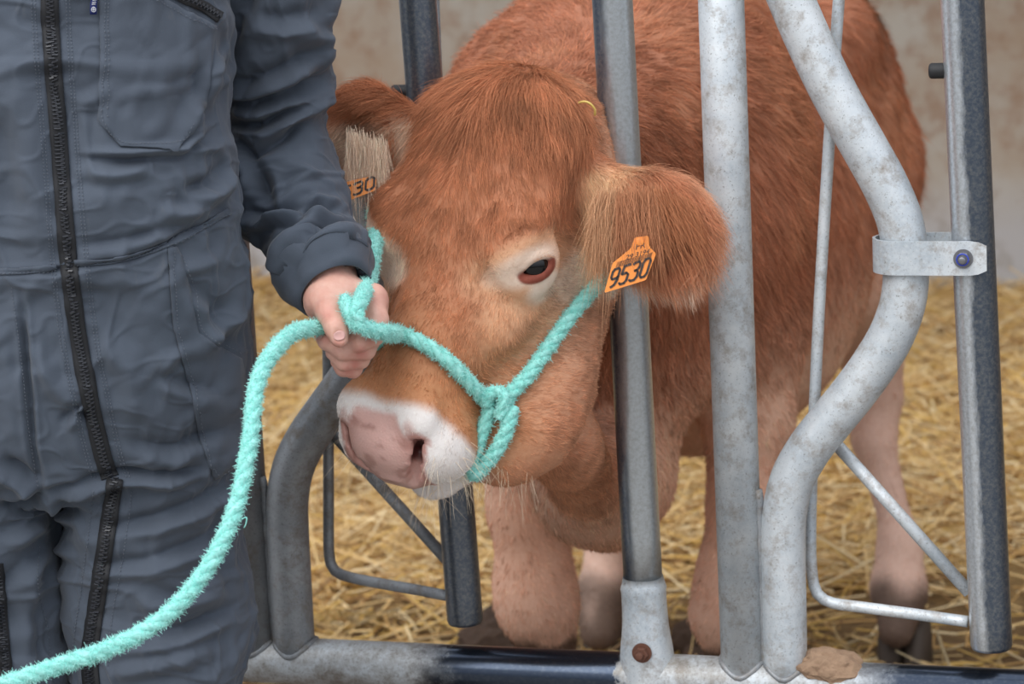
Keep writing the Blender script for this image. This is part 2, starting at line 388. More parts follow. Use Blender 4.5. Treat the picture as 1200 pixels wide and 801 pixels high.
def vnoise(Pn, scale, seed=0, octaves=1):
    """value noise on arrays"""
    out = np.zeros(len(Pn)); amp = 1.0
    for o in range(octaves):
        q = Pn * scale + seed * 17.3; i = np.floor(q).astype(np.int64); fr = q - i; fr = fr * fr * (3 - 2 * fr); v = 0
        for a in (0, 1):
            for b in (0, 1):
                for c in (0, 1):
                    h = (i[:, 0] + a) * 73856093 ^ (i[:, 1] + b) * 19349663 ^ (i[:, 2] + c) * 83492791 ^ (seed + 1) * 2654435
                    h = (h ^ (h >> 13)) * 1274126177; h = (h ^ (h >> 16)) & 0xffff
                    wgt = (fr[:, 0] if a else 1 - fr[:, 0]) * (fr[:, 1] if b else 1 - fr[:, 1]) * (fr[:, 2] if c else 1 - fr[:, 2]); v = v + wgt * (h / 65535.0)
        out += amp * (v - 0.5); scale *= 2; amp *= 0.5
    return out
def hair_obj(name, root, dirs, length, npts, radius, colr, mat, parent=None, tip=0.25, bend=None, taper=True):
    """hair strands: root (n,3), dirs (n,3), bend (n,3) added quadratically"""
    n = len(root); t = np.linspace(0, 1, npts)[None, :, None]
    Pn = root[:, None] + dirs[:, None] * (length[:, None, None] * t)
    if bend is not None: Pn = Pn + bend[:, None] * (t ** 2) * length[:, None, None]
    if parent is not None: Pn = Pn - parent_loc(parent)
    cu = D.hair_curves.new(name); cu.add_curves([npts] * n)
    cu.attributes['position'].data.foreach_set('vector', Pn.astype(np.float32).ravel())
    ra = cu.attributes.get('radius') or cu.attributes.new('radius', 'FLOAT', 'POINT')
    rr = np.broadcast_to(radius, (n,))[:, None] * (1 - (1 - tip) * np.linspace(0, 1, npts)[None] ** 1.5)
    ra.data.foreach_set('value', rr.astype(np.float32).ravel())
    a = cu.attributes.new('col', 'FLOAT_COLOR', 'CURVE'); C = np.hstack([colr, np.ones((n, 1))]).astype(np.float32)
    a.data.foreach_set('color', C.ravel())
    cu.materials.append(mat)
    return link(name, cu, parent)
# ================================================================ barn: ground, wall, added roof
gx = np.linspace(-4.5, 4.0, 280); gy = np.linspace(-4.2, 5.0, 300)
GX, GY = np.meshgrid(gx, gy, indexing='ij'); Pg = np.stack([GX.ravel(), GY.ravel(), np.zeros(GX.size)], 1)
def ground_h(Q):
    q = np.array(Q, float).reshape(-1, 3).copy(); q[:, 2] = 0
    lit = ss(-0.35, 0.1, q[:, 1])
    return lit * (0.05 * vnoise(q, 3.0, 3, 2) + 0.03 * vnoise(q, 11.0, 5, 2) + 0.012 * vnoise(q, 40, 6)) - 0.012
Pg[:, 2] = ground_h(Pg)
ii = np.arange(280 * 300).reshape(280, 300)
GQ = np.stack([ii[:-1, :-1].ravel(), ii[1:, :-1].ravel(), ii[1:, 1:].ravel(), ii[:-1, 1:].ravel()], 1)
inner = GQ[(Pg[GQ[:, 0], 1] > -0.32)]; outer = GQ[(Pg[GQ[:, 0], 1] <= -0.32)]
def sub(Vv, Fv):
    u, inv = np.unique(Fv, return_inverse=True); return Vv[u], inv.reshape(Fv.shape)
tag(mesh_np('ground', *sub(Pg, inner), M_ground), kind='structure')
tag(mesh_np('floor', *sub(Pg, outer), M_conc), kind='structure')
def slab(name, x0, x1, y0, y1, z0, z1, mat):
    m = MB(); m.add(*box(((x0 + x1) / 2, (y0 + y1) / 2, (z0 + z1) / 2), ((1, 0, 0), (0, 1, 0), (0, 0, 1)), ((x1 - x0) / 2, (y1 - y0) / 2, (z1 - z0) / 2)))
    return tag(m.build(name, mat, smooth=False), kind='structure')
slab('wall_back', -4.5, 4.0, 5.0, 5.2, -0.2, 3.6, M_wall)
slab('wall_right', 4.0, 4.2, 0.5, 5.2, -0.2, 3.6, M_wall)
slab('unseen_ceiling', -4.7, 4.2, 2.2, 5.2, 3.6, 3.68, M_roof)  # out-of-view roof added to steer daylight; front edge set back to brighten straw

# straw: loose stalks scattered over the bedding (nobody could count them)
def straw_patch(n, x0, x1, y0, y1, lmin, lmax, seed, bias=0.0, keep=None):
    r = np.random.default_rng(seed)
    q = np.stack([r.uniform(x0, x1, n), r.uniform(y0, y1, n), np.zeros(n)], 1)
    if keep is not None: q = q[r.random(len(q)) < keep(q)]
    n = len(q); L = r.uniform(lmin, lmax, n); a = r.uniform(0, 2 * math.pi, n)
    d = np.stack([np.cos(a), np.sin(a) * 0.8, r.normal(0, 0.16, n)], 1)
    q -= d * L[:, None] * 0.5; q[:, 2] = ground_h(q + d * L[:, None] * 0.5) + r.uniform(0.0, 0.028, n) - np.minimum(0, 0)
    b = np.stack([r.normal(0, 0.15, n), r.normal(0, 0.15, n), r.normal(0, 0.12, n)], 1)
    pal = np.array([srgb(228, 196, 138)[:3], srgb(242, 220, 174)[:3], srgb(200, 160, 100)[:3], srgb(222, 184, 104)[:3], srgb(168, 130, 84)[:3]])
    C = pal[r.choice(5, n, p=[.34, .2, .2, .16, .10])] * r.uniform(0.8, 1.1, (n, 1))
    return q, d, L, b, C
vis = lambda q: np.clip(1.15 - 0.1 * np.abs(q[:, 0] + 0.3), 0.3, 1)
far = straw_patch(130000, -3.2, 1.9, 1.35, 4.98, 0.07, 0.22, 11, keep=lambda q: vis(q) * (0.05 + 0.95 * ss(1.72, 2.2, q[:, 1] - 0.25 * ss(-0.1, 0.4, q[:, 0]) + 0.30 * ss(-0.3, -0.8, q[:, 0]) + 0.5 * vnoise(q, 3.5, 9, 2))))
mid = straw_patch(15000, -1.9, 1.6, 0.55, 1.7, 0.06, 0.2, 12, keep=lambda q: 0.08 + 0.55 * ss(0.0, 0.25, vnoise(q, 4.2, 9)))
near = straw_patch(2600, -1.6, 1.4, -0.05, 0.85, 0.05, 0.16, 13, keep=lambda q: ss(-0.15, 0.15, vnoise(q, 5.0, 4)) * 0.9 + 0.1)
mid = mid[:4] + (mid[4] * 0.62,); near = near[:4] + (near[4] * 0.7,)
q, d, L, b, C = [np.concatenate(z) for z in zip(far, mid, near)]
tag(hair_obj('straw_bedding', q, d, L, 4, rng.uniform(0.0014, 0.0026, len(q)), C, M_straw, bend=b, tip=0.8),
    'loose golden straw bedding strewn over the barn ground', 'straw', kind='stuff')

# ================================================================ feed fence
RZ = 0.490
def curve_on_fence(px, Y=0.0, n=60): return spline([ony(x, y, Y) for x, y in px], n)
fence = tag(empty('feed_fence', (0, 0, 0)), 'galvanised tubular feed fence with upright and elbow-bent tubes welded to its bottom rail', 'fence')
mesh_np('bottom_rail', *cyl((-1.75, 0, RZ), (1.55, 0, RZ), 0.028, 40), M_rail, fence)
mesh_np('top_rail', *cyl((-1.75, 0, 1.72), (1.55, 0, 1.72), 0.028, 32), M_galv, fence)
for x in (-1.72, 1.52):
    mesh_np('end_post', *cyl((x, 0.0, -0.03), (x, 0.0, 1.80), 0.034, 32), M_galv, fence)
    mesh_np('post_foot', *box((x, 0, -0.005), ((1, 0, 0), (0, 1, 0), (0, 0, 1)), (0.09, 0.09, 0.008)), M_galv, fence, smooth=False)
def weld(px, parent, M=M_galv):
    # lumpy weld bead between two tubes
    pts = [ony(x, y, -0.006) for x, y in px]; pts = spline(pts, 14)
    r = 0.005 + 0.0018 * np.sin(np.arange(14) * 2.1)
    mesh_np('weld_bead', *tube(pts, r, 10), M, parent)
for k in range(-3, 3):
    dx = k * 0.5985
    mm_ = M_grey if k <= -1 else M_galv
    if k in (-3, 2): continue
    post = tube([(0.257 + dx, 0, RZ + 0.01), (0.257 + dx, 0, 1.71)], 0.0252, 36)
    V = np.array(post[0]); mesh_np('upright_tube', V, post[1], mm_, fence)
    px = [(888, -110), (924, -8), (973, 100), (1030, 203), (1052, 250), (1061, 300), (1060, 345), (1042, 398), (1004, 455), (964, 505), (934, 548), (920, 596), (918, 650), (919, 705), (920, 778)]
    C = curve_on_fence(px, 0.0, 90); C[:, 0] += dx; top = np.array([C[0] + [-0.02, 0, 0.3]])
    C = spline(np.vstack([[[C[0][0] - 0.05, 0, 1.70]], [[C[0][0] - 0.045, 0, 1.55]], C[::4]]), 110)
    mesh_np('bent_tube', *tube(np.vstack([C, [[C[-1][0], 0, RZ + 0.005]]]), 0.0252, 32), mm_, fence)
    m = MB(); zz = np.linspace(RZ + 0.015, 0.72, 26)
    m.add(*tube([(0.2828 + dx + 0.0005 * math.sin(i * 1.7), -0.0055, z) for i, z in enumerate(zz)], 0.0046 + 0.0006 * np.sin(np.arange(26) * 1.9), 10))
    m.build('weld_bead', M_grey, fence)
    for cx in (0.257, 0.308):
        a = np.linspace(0, 2 * math.pi, 30)
        ring = np.stack([cx + dx + 0.0246 * np.cos(a), 0.0246 * np.sin(a), RZ + 0.0270 * np.sqrt(np.clip(1 - (0.0246 * np.sin(a) / 0.0270) ** 2, 0, 1)) + 0.001], 1)
        mesh_np('weld_collar', *tube(ring, 0.0036 + 0.0005 * np.sin(a * 7), 8, False), M_grey, fence)
# fixed divider: two-tone upright pushed on a swaged sleeve and bolted to the rail
div = tag(empty('fence_divider', (0.143, 0, RZ)), 'two-tone steel upright with a swaged foot and rusty bolt, beside the calf neck', 'fence post')
r_ = np.array([0.0225] * 6 + [0.0235, 0.0262, 0.0268, 0.0262, 0.0262, 0.0265, 0.0285, 0.0305, 0.031, 0.031])
z_ = np.array([1.70, 1.5, 1.2, 1.0, 0.8, 0.66, 0.605, 0.600, 0.596, 0.592, 0.575, 0.55, 0.53, 0.515, 0.50, 0.462])
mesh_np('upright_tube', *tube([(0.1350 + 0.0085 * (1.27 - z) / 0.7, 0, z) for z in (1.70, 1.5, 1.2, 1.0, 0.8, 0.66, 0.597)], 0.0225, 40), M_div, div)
sv = []; ax = lambda z: 0.1350 + 0.0085 * (1.27 - z) / 0.7
zs = np.array([0.612, 0.604, 0.598, 0.594, 0.575, 0.555, 0.54, 0.525, 0.50, 0.480, 0.458])
rx = np.array([0.0228, 0.0245, 0.0262, 0.0255, 0.0255, 0.0262, 0.0278, 0.030, 0.0318, 0.032, 0.032]); ry = np.array([0.0228, 0.0245, 0.0262, 0.0255, 0.0258, 0.0275, 0.029, 0.0305, 0.0312, 0.0312, 0.031])
a = np.linspace(0, 2 * math.pi, 48, endpoint=False)
V = np.array([[ax(z) + x * math.copysign(abs(math.cos(t)) ** 0.85, math.cos(t)), y * math.copysign(abs(math.sin(t)) ** 0.85, math.sin(t)), z] for z, x, y in zip(zs, rx, ry) for t in a])
Fs = [(i * 48 + j, i * 48 + (j + 1) % 48, (i + 1) * 48 + (j + 1) % 48, (i + 1) * 48 + j) for i in range(10) for j in range(48)] + [tuple(range(48)), tuple(10 * 48 + j for j in range(48))[::-1]]
mesh_np('swaged_sleeve', V, Fs, M_galv, div)
def hexbolt(parent, c, axis_, r, h, mat, stud=True, name='bolt'):
    c = np.asarray(c, float); T = nrm(axis_); s_ = nrm(np.cross(T, (0.1, 0.2, 1))); t_ = np.cross(T, s_)
    m = MB(); m.add(*tube([c, c + T * h * 0.25], r * 1.35, 28))
    pr = []; rs = (r * 0.98, r, r, r * 0.9); hs = (h * 0.25, h * 0.3, h * 0.9, h)
    for q, hh in zip(rs, hs): pr += [c + T * hh + q * (math.cos(k * math.pi / 3) * s_ + math.sin(k * math.pi / 3) * t_) for k in range(6)]
    m.add(pr, [(i * 6 + j, i * 6 + (j + 1) % 6, (i + 1) * 6 + (j + 1) % 6, (i + 1) * 6 + j) for i in range(3) for j in range(6)] + [tuple(range(6)), tuple(18 + j for j in range(6))])
    o = m.build(name, mat, parent, smooth=False)
    if stud: mesh_np('threaded_end', *cyl(c + T * h, c + T * (h + r * 0.9), r * 0.5, 18, r * 0.12), M_bolt if mat is not M_rust else M_rust, o)
    return o
bp = ony(752, 765, -0.0325); hexbolt(div, (bp[0], -0.0305, bp[2]), (0, -1, 0), 0.0085, 0.009, M_rust)
# pivoting lock gates
def lock_gate(dx, label, mats, right):
    gx_ = 0.528 + dx if right else -0.083
    gate = tag(empty('locking_gate', (gx_, 0, 0.98)), label, 'lock gate', 'pivoting locking gates of the feed fence')
    lean = (0.518, 0.5395) if right else (-0.0905, -0.0745)
    xz = lambda z: lean[0] + (1.262 - z) / (1.262 - 0.542) * (lean[1] - lean[0])
    zb = 0.543 if right else 0.547
    R_ = 0.0232 if right else 0.0212
    zz = [1.66, 1.4, 1.2, 0.98, 0.8, 0.65, zb + 0.03, zb + 0.004, zb, zb, zb + 0.03]
    rr = [R_] * 7 + [R_, R_ - 0.0016, R_ - 0.0036, R_ - 0.004]
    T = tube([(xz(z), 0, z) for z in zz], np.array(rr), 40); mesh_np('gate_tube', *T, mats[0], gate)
    if right: rodpx = [(990, -90), (983, 0), (974, 130), (964, 290), (957, 420), (952, 540), (950, 620), (951, 665), (957, 694), (975, 706), (1010, 711), (1070, 719), (1134, 728)]
    else: rodpx = [(383, -90), (380, 0), (379, 200), (384, 400), (385, 560), (385, 620), (386, 652), (392, 668), (410, 676), (450, 684), (490, 691), (526, 698)]
    e0, e1 = (957, 1134) if right else (392, 526)
    C = spline([ony(x, y, 0.036 - 0.030 * float(np.clip((x - e0) / (e1 - e0), 0, 1))) for x, y in rodpx], 90)
    C = np.vstack([[[C[0][0] + 0.004, 0.036, 1.6]], C]) if C[0][2] < 1.58 else C
    mesh_np('bent_rod', *tube(C, 0.0066, 16), mats[1], gate)
    dg = [(953, 490), (1136, 694)] if right else [(388, 505), (526, 658)]
    p0 = ony(*dg[0], 0.038); p1 = ony(*dg[1], 0.012)
    mesh_np('diagonal_brace', *tube([p0, p1], 0.0072, 16), mats[1], gate)
    kb = ony(1093, 83, 0.0) if right else ony(463, 108, 0.0); kx = xz(kb[2]) - R_
    st = mesh_np('stop_stud', *cyl((kx + 0.004, 0, kb[2]), (kb[0] - 0.004, 0, kb[2]), 0.0085, 24, 0.003), M_rubber, gate)
    # rear locking strip behind the tube
    xs_ = [(1147, 60), (1152, 160), (1158, 330), (1163, 480), (1165, 560)] if right else [(507, -60), (512, 60), (517, 180), (522, 330), (527, 480)]
    C = np.array([ony(x - 2, y, 0.036) for x, y in xs_]); mesh_np('rear_strip', *tube(C, 0.0075, 12), mats[1], gate)
    # U-shaped pivot clamp round the elbow of the bent tube, bolted through the gate tube
    zc = 0.9885 if right else 0.992; ex = 0.4475 + dx if right else -0.151
    hw = 0.0185
    path = []; R1 = 0.0292
    x_end = xz(zc) + 0.017
    for x in np.linspace(x_end, ex, 12): path.append((x, -R1))
    for t in np.linspace(math.pi * 1.5, math.pi * 0.5, 20)[1:-1]: path.append((ex + R1 * math.cos(t), R1 * math.sin(t)))
    for x in np.linspace(ex, x_end, 12): path.append((x, R1))
    path = np.array(path); tn = np.gradient(path, axis=0); tn /= np.linalg.norm(tn, axis=1)[:, None]; nn = np.stack([tn[:, 1], -tn[:, 0]], 1) * 0.0016
    V = []; nP = len(path)
    for i, (q, m_) in enumerate(zip(path, nn)):
        e = min(i, nP - 1 - i); h_ = hw * (1 if e > 1 else (0.72, 0.93)[e])
        for sgn, side in ((1, 1), (1, -1), (-1, -1), (-1, 1)): V.append((q[0] + side * m_[0], q[1] + side * m_[1], zc + sgn * h_))
    Fc = [(i * 4 + j, i * 4 + (j + 1) % 4, (i + 1) * 4 + (j + 1) % 4, (i + 1) * 4 + j) for i in range(nP - 1) for j in range(4)] + [(0, 1, 2, 3), tuple((nP - 1) * 4 + j for j in (3, 2, 1, 0))]
    cl = mesh_np('pivot_clamp', V, Fc, M_galv, gate, smooth=False)
    bx_ = ony(1129, 305, -0.03)[0] if right else xz(zc)
    hexbolt(cl, (bx_, -0.0308, zc), (0, -1, 0), 0.0078, 0.007, M_bolt)
    mesh_np('nylon_ring', *tube([(bx_ + 0.0062 * math.cos(t), -0.0378, zc + 0.0062 * math.sin(t)) for t in np.linspace(0, 2 * math.pi, 25)], 0.0009, 8, False), M_blue, cl)
    return gate
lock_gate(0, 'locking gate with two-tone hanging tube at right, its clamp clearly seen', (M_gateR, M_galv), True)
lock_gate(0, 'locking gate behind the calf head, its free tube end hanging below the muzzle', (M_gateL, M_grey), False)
# dried mud on the rail
def lump(name, c, r, mat, label, cat, seed, group=None, flat=0.6, sub_=4, amp=0.35):
    bm = bmesh.new(); bmesh.ops.create_icosphere(bm, subdivisions=sub_, radius=1.0)
    Vv = np.array([v.co[:] for v in bm.verts]); n = 1 + amp * vnoise(Vv * 1.0 + seed, 2.2, seed, 4)
    for v, k in zip(bm.verts, n): v.co = Vector((v.co[0] * r[0] * k, v.co[1] * r[1] * k, v.co[2] * r[2] * k * (1 if v.co[2] > 0 else flat)))
    me = D.meshes.new(name); bm.to_mesh(me); bm.free(); me.materials.append(mat)
    o = link(name, me); o.location = c; return tag(o, label, cat, group)
V = ony(968, 776, -0.012)
lump('mud_crust', (V[0], -0.004, RZ + 0.021), (0.040, 0.025, 0.024), M_mud, 'crust of dried tan mud stuck on the bottom rail beside the bent tube', 'mud', 3)

for px, py, r_, lab_, sd in ((604, 742, (0.10, 0.05, 0.075), 'dark manure clump against the calf forefoot under its muzzle', 5), (846, 750, (0.075, 0.05, 0.070), 'dark manure clump round the forefoot behind the paired upright tubes', 6)):
    c_ = onz(px, py, 0.03); lump('manure_clump', (c_[0], c_[1] - 0.02, 0.012), r_, M_dung, lab_, 'manure', sd, flat=0.4, amp=0.6)
# ================================================================ the calf
HO = P(580, 106, 2.90)                                   # poll, on the forehead surface
HN = P(425, 502, 2.805)                                  # top of the nose pad on the midline
HF = nrm(HN - HO)
er = nrm(0.78 * CR - 0.15 * CU - 0.60 * CF); HR = nrm(er - HF * (er @ HF)); HU = nrm(np.cross(HR, HF))
if HU @ CF > 0: HU = -HU
HL = np.linalg.norm(HN - HO)
def H(x, y, z): return HO + HR * x + HF * y + HU * z
def toH(Q): q = np.asarray(Q) - HO; return np.stack([q @ HR, q @ HF, q @ HU], -1)
EYE = H(0.104, 0.178, -0.040)
pe = lambda q: (round(600 + FPX * ((q - CAM) @ CR) / ((q - CAM) @ CF)), round(400.5 - FPX * ((q - CAM) @ CU) / ((q - CAM) @ CF)), round(float((q - CAM) @ CF), 3))

vx = axis([(-0.42, -0.33, 0.014), (-0.33, EYE[0] - 0.03, 0.0045), (EYE[0] - 0.03, EYE[0] + 0.03, 0.002), (EYE[0] + 0.03, 0.26, 0.005), (0.26, 0.44, 0.014)])
vy = axis([(-0.46, EYE[1] - 0.03, 0.0045), (EYE[1] - 0.03, EYE[1] + 0.03, 0.002), (EYE[1] + 0.03, 0.06, 0.005), (0.06, 0.3, 0.01), (0.3, 2.1, 0.016)])
vz = axis([(-0.02, 0.66, 0.013), (0.66, EYE[2] - 0.03, 0.0045), (EYE[2] - 0.03, EYE[2] + 0.03, 0.002), (EYE[2] + 0.03, 1.24, 0.0045), (1.24, 1.42, 0.013)])
cow = Vol(vx, vy, vz)
# --- trunk (x to the calf's left, y to its tail)
BX = -0.04
cow.ell((BX, 0.80, 0.905), (0.235, 0.34, 0.30), k=0.06)
cow.ell((BX - 0.005, 1.15, 0.83), (0.285, 0.42, 0.36), k=0.10)
cow.ell((BX + 0.01, 1.52, 0.95), (0.235, 0.32, 0.29), k=0.10)
cow.cone((BX, 0.70, 1.13), (BX + 0.01, 1.60, 1.12), 0.13, 0.13, k=0.12)      # back line
cow.ell((BX, 0.62, 0.79), (0.105, 0.17, 0.17), k=0.06)                          # breast
for s in (-1, 1):
    cow.ell((BX + s * 0.165, 0.72, 0.92), (0.10, 0.17, 0.26), k=0.07)          # shoulder
    cow.ell((BX + 0.01 + s * 0.140, 1.56, 0.86), (0.118, 0.20, 0.27), k=0.08)  # thigh
    cow.ell((BX + s * 0.19, 1.38, 1.10), (0.05, 0.06, 0.05), k=0.10)           # hip bone
# --- neck: from behind the ears back to the shoulders
NP = H(0, 0.03, -0.085)
cow.cone(NP + np.array([0, 0.05, -0.01]), (-0.01, 0.26, 1.02), 0.092, 0.125, k=0.05)
cow.cone((-0.005, 0.26, 1.03), (BX + 0.02, 0.62, 1.06), 0.125, 0.185, k=0.08)
cow.cone((-0.04, 0.24, 0.94), (BX, 0.60, 0.88), 0.115, 0.21, k=0.08)
cow.cone(H(0.01, 0.09, -0.17), (-0.035, 0.30, 0.86), 0.062, 0.10, k=0.06)
cow.cone((-0.04, 0.22, 0.98), (-0.04, 0.5, 0.80), 0.10, 0.17, k=0.07)
# dewlap and brisket
dl = [P(668, 520, 3.02), P(688, 560, 3.18), P(698, 588, 3.34), P(712, 600, 3.46)]
cow.chain(dl, [0.033, 0.038, 0.042, 0.038], k=0.05)
cow.cone(P(690, 560, 3.34), P(715, 560, 3.6), 0.070, 0.09, k=0.06)
cow.chain([P(640, 470, 3.0), P(652, 520, 3.06), P(655, 545, 3.08)], [0.045, 0.032, 0.02], k=0.035)
cow.cone(P(706, 585, 3.44), P(712, 612, 3.45), 0.036, 0.026, k=0.03)
# --- legs
def leg(pts, rad, k=0.035): cow.chain([np.asarray(p, float) for p in pts], rad, k)
kn = onz(628, 690, 0.39)
leg([(-0.185, 0.70, 0.78), (-0.190, 0.66, 0.62), (kn[0] - 0.010, 0.648, 0.50), (kn[0], 0.636, 0.40), (kn[0] + 0.004, 0.628, 0.365), (kn[0] + 0.006, 0.655, 0.31), (kn[0] + 0.004, 0.665, 0.16), (kn[0], 0.650, 0.115), (kn[0], 0.615, 0.065)],
    [0.085, 0.062, 0.050, 0.051, 0.050, 0.034, 0.030, 0.038, 0.034])
kl = onz(850, 700, 0.39)
leg([(0.130, 0.72, 0.80), (0.128, 0.70, 0.62), (kl[0] + 0.020, 0.665, 0.52), (kl[0] + 0.006, 0.636, 0.41), (kl[0], 0.628, 0.365), (kl[0] + 0.002, 0.655, 0.31), (kl[0], 0.665, 0.16), (kl[0], 0.650, 0.115), (kl[0], 0.615, 0.065)],
    [0.09, 0.056, 0.042, 0.046, 0.046, 0.033, 0.029, 0.037, 0.034])
def hind(pf, thigh_x, hockpx, s):
    f_ = onz(pf[0], pf[1], 0.125); h_ = hockpx
    leg([(thigh_x, 1.60, 0.86), (thigh_x + 0.01 * s, 1.50, 0.68), (h_[0], h_[1] + 0.01, 0.53), (h_[0], h_[1] + 0.03, 0.45), (h_[0], h_[1] + 0.005, 0.38), (f_[0], f_[1] + 0.02, 0.20), (f_[0], f_[1], 0.125), (f_[0], f_[1] - 0.045, 0.065)],
        [0.13, 0.095, 0.050, 0.043, 0.032, 0.030, 0.042, 0.036])
hind((1054, 690), 0.125, (0.163, 1.60), 1)
hind((708, 690), -0.185, (-0.27, 1.60), -1)
# tail
leg([(BX, 1.84, 1.10), (BX, 1.89, 0.95), (BX, 1.89, 0.6), (BX + 0.01, 1.88, 0.42)], [0.03, 0.022, 0.018, 0.03])

# --- head: cross sections down the face
ST = np.array([  # y, half width at top, half width at jaw, top z, bottom z
    [-0.026, 0.050, 0.040, -0.050, -0.110], [-0.008, 0.080, 0.055, -0.018, -0.140], [0.02, 0.098, 0.066, 0.000, -0.170], [0.06, 0.106, 0.074, 0.002, -0.200],
    [0.10, 0.108, 0.078, 0.000, -0.222], [0.14, 0.105, 0.078, -0.002, -0.233], [0.18, 0.096, 0.074, -0.006, -0.233], [0.22, 0.081, 0.066, -0.010, -0.224],
    [0.26, 0.068, 0.058, -0.011, -0.210], [0.30, 0.061, 0.053, -0.009, -0.192], [0.335, 0.063, 0.052, -0.008, -0.168], [0.36, 0.067, 0.052, -0.010, -0.148],
    [0.385, 0.070, 0.050, -0.020, -0.134], [0.405, 0.064, 0.040, -0.036, -0.124], [0.420, 0.050, 0.028, -0.054, -0.112], [0.430, 0.032, 0.018, -0.070, -0.100]])
def headfn(X, Y, Z):
    x = (X - HO[0]) * HR[0] + (Y - HO[1]) * HR[1] + (Z - HO[2]) * HR[2]
    y = (X - HO[0]) * HF[0] + (Y - HO[1]) * HF[1] + (Z - HO[2]) * HF[2]
    z = (X - HO[0]) * HU[0] + (Y - HO[1]) * HU[1] + (Z - HO[2]) * HU[2]
    ip = lambda k: np.interp(y, ST[:, 0], ST[:, k])
    wt, wb, zt, zb = ip(1), ip(2), ip(3), ip(4); zc = (zt + zb) / 2; h = (zt - zb) / 2
    s = np.clip((z - zb) / (zt - zb), 0, 1); w = wb + (wt - wb) * s ** 0.8
    n = 2.5; q = ((np.abs(x) / w) ** n + (np.abs(z - zc) / h) ** n) ** (1 / n)
    d = (q - 1) * np.minimum(w, h) * 0.9
    ya, yb = ST[0, 0], ST[-1, 0]
    return np.maximum(d, np.maximum(ya - y, y - yb))
hc = np.array([H(x, y, z) for x in (-.13, .13) for y in (-.06, HL + 0.05) for z in (-.25, .02)])
cow.op(headfn, hc.min(0), hc.max(0), 0.05)
ax_h = (HR, HF, HU)
cow.ell(H(0, 0.008, -0.024), (0.072, 0.040, 0.028), ax_h, k=0.05)                   # poll
cow.ell(H(0, 0.085, -0.030), (0.092, 0.09, 0.035), ax_h, k=0.05)                      # forehead
for s in (-1, 1):
    cow.ell(H(s * 0.062, 0.125, -0.165), (0.036, 0.075, 0.060), ax_h, k=0.05)        # jaw muscle
    cow.ell(H(s * 0.090, 0.155, -0.016), (0.024, 0.036, 0.018), (HR, HF + 0.25 * s * HR, HU), k=0.035)  # brow
    cow.ell(H(s * 0.076, 0.215, -0.075), (0.020, 0.045, 0.020), ax_h, k=0.04)        # cheek ridge
    cow.ell(H(s * 0.052, 0.382, -0.076), (0.029, 0.034, 0.036), ax_h, k=0.025)       # upper lip
    cow.ell(H(s * 0.044, 0.366, -0.024), (0.020, 0.022, 0.013), ax_h, k=0.02)        # nostril wing
cow.ell(H(0, 0.384, -0.141), (0.044, 0.042, 0.019), ax_h, k=0.02)                     # chin
cow.ell(H(0, 0.398, -0.060), (0.044, 0.026, 0.036), ax_h, k=0.02)                     # nose pad
jw = [(P(645, 396, 2.94), 0.054), (P(632, 455, 2.93), 0.050), (P(612, 505, 2.915), 0.043), (P(592, 528, 2.91), 0.033)]
for i in range(3):
    (a_, ra_), (b_, rb_) = jw[i], jw[i + 1]; cow.cone(a_, b_, ra_, rb_, k=0.04)
    fl = [HO + (np.asarray(z) - HO) - 2 * HR * ((np.asarray(z) - HO) @ HR) for z in (a_, b_)]; cow.cone(fl[0], fl[1], ra_, rb_, k=0.04)
# eye sockets with lids
def eye_build(s, fine):
    ec = H(s * 0.104, 0.178, -0.040); out = nrm(HR * s * 0.80 + HU * 0.45 + HF * 0.22)
    fw = nrm(HF - out * (HF @ out)); up = nrm(np.cross(fw, out)) * (1 if np.cross(fw, out) @ HU > 0 else -1)
    cow.ell(ec - out * 0.006, (0.034, 0.030, 0.017), (fw, up, out), k=0.022)
    return ec, out, fw, up
eyes = [eye_build(1, True), eye_build(-1, False)]
EYB = []
for ec, out, fw, up in eyes:
    # eyeball centre sits a little under the lid surface
    fwt = nrm(fw * 0.78 + up * 0.62); upt = nrm(up * 0.78 - fw * 0.62)
    cow.ell(ec + out * 0.012 + fwt * 0.002, (0.0182, 0.0110, 0.014), (fwt, upt, out), k=0.004, mode='s')
    cow.ell(ec + out * 0.014 + fwt * 0.015, (0.010, 0.0042, 0.009), (fwt, upt, out), k=0.004, mode='s')
    cow.chain([ec + out * 0.006 + fwt * t + upt * (0.0115 - 26.0 * (t + 0.001) ** 2) + out * (0.004 - 10 * t * t) for t in np.linspace(-0.019, 0.018, 7)], [0.0026, 0.0034, 0.0040, 0.0042, 0.0040, 0.0034, 0.0024], k=0.006)
    cow.chain([ec + out * 0.004 + fwt * t - upt * (0.0115 - 24.0 * t ** 2) + out * (0.003 - 10 * t * t) for t in np.linspace(-0.019, 0.018, 7)], [0.002, 0.0028, 0.0032, 0.0034, 0.0032, 0.0028, 0.002], k=0.006)
    EYB.append((ec, out, fwt, upt))
# nostrils: comma-shaped hollows, and the mouth line
for s in (-1, 1):
    pts = [H(s * 0.026, 0.426, -0.078), H(s * 0.036, 0.416, -0.064), H(s * 0.044, 0.402, -0.050), H(s * 0.047, 0.388, -0.037), H(s * 0.043, 0.377, -0.028)]
    NOSTR = globals().get('NOSTR', []) + [np.array([toH(p_) for p_ in pts])]
    cow.chain(pts, [0.0045, 0.0068, 0.0066, 0.0048, 0.0026], k=0.009, mode='s')
    cow.cone(H(s * 0.042, 0.402, -0.050), H(s * 0.030, 0.368, -0.058), 0.0062, 0.006, k=0.004, mode='s')
mp = [H(0.060 * math.sin(t), 0.374 + 0.052 * math.cos(t) - (0.03 if abs(t) > 1.3 else 0), -0.112 + 0.006 * math.cos(t)) for t in np.linspace(-1.5, 1.5, 13)]
cow.chain(mp, [0.0038] * 13, k=0.010, mode='s')

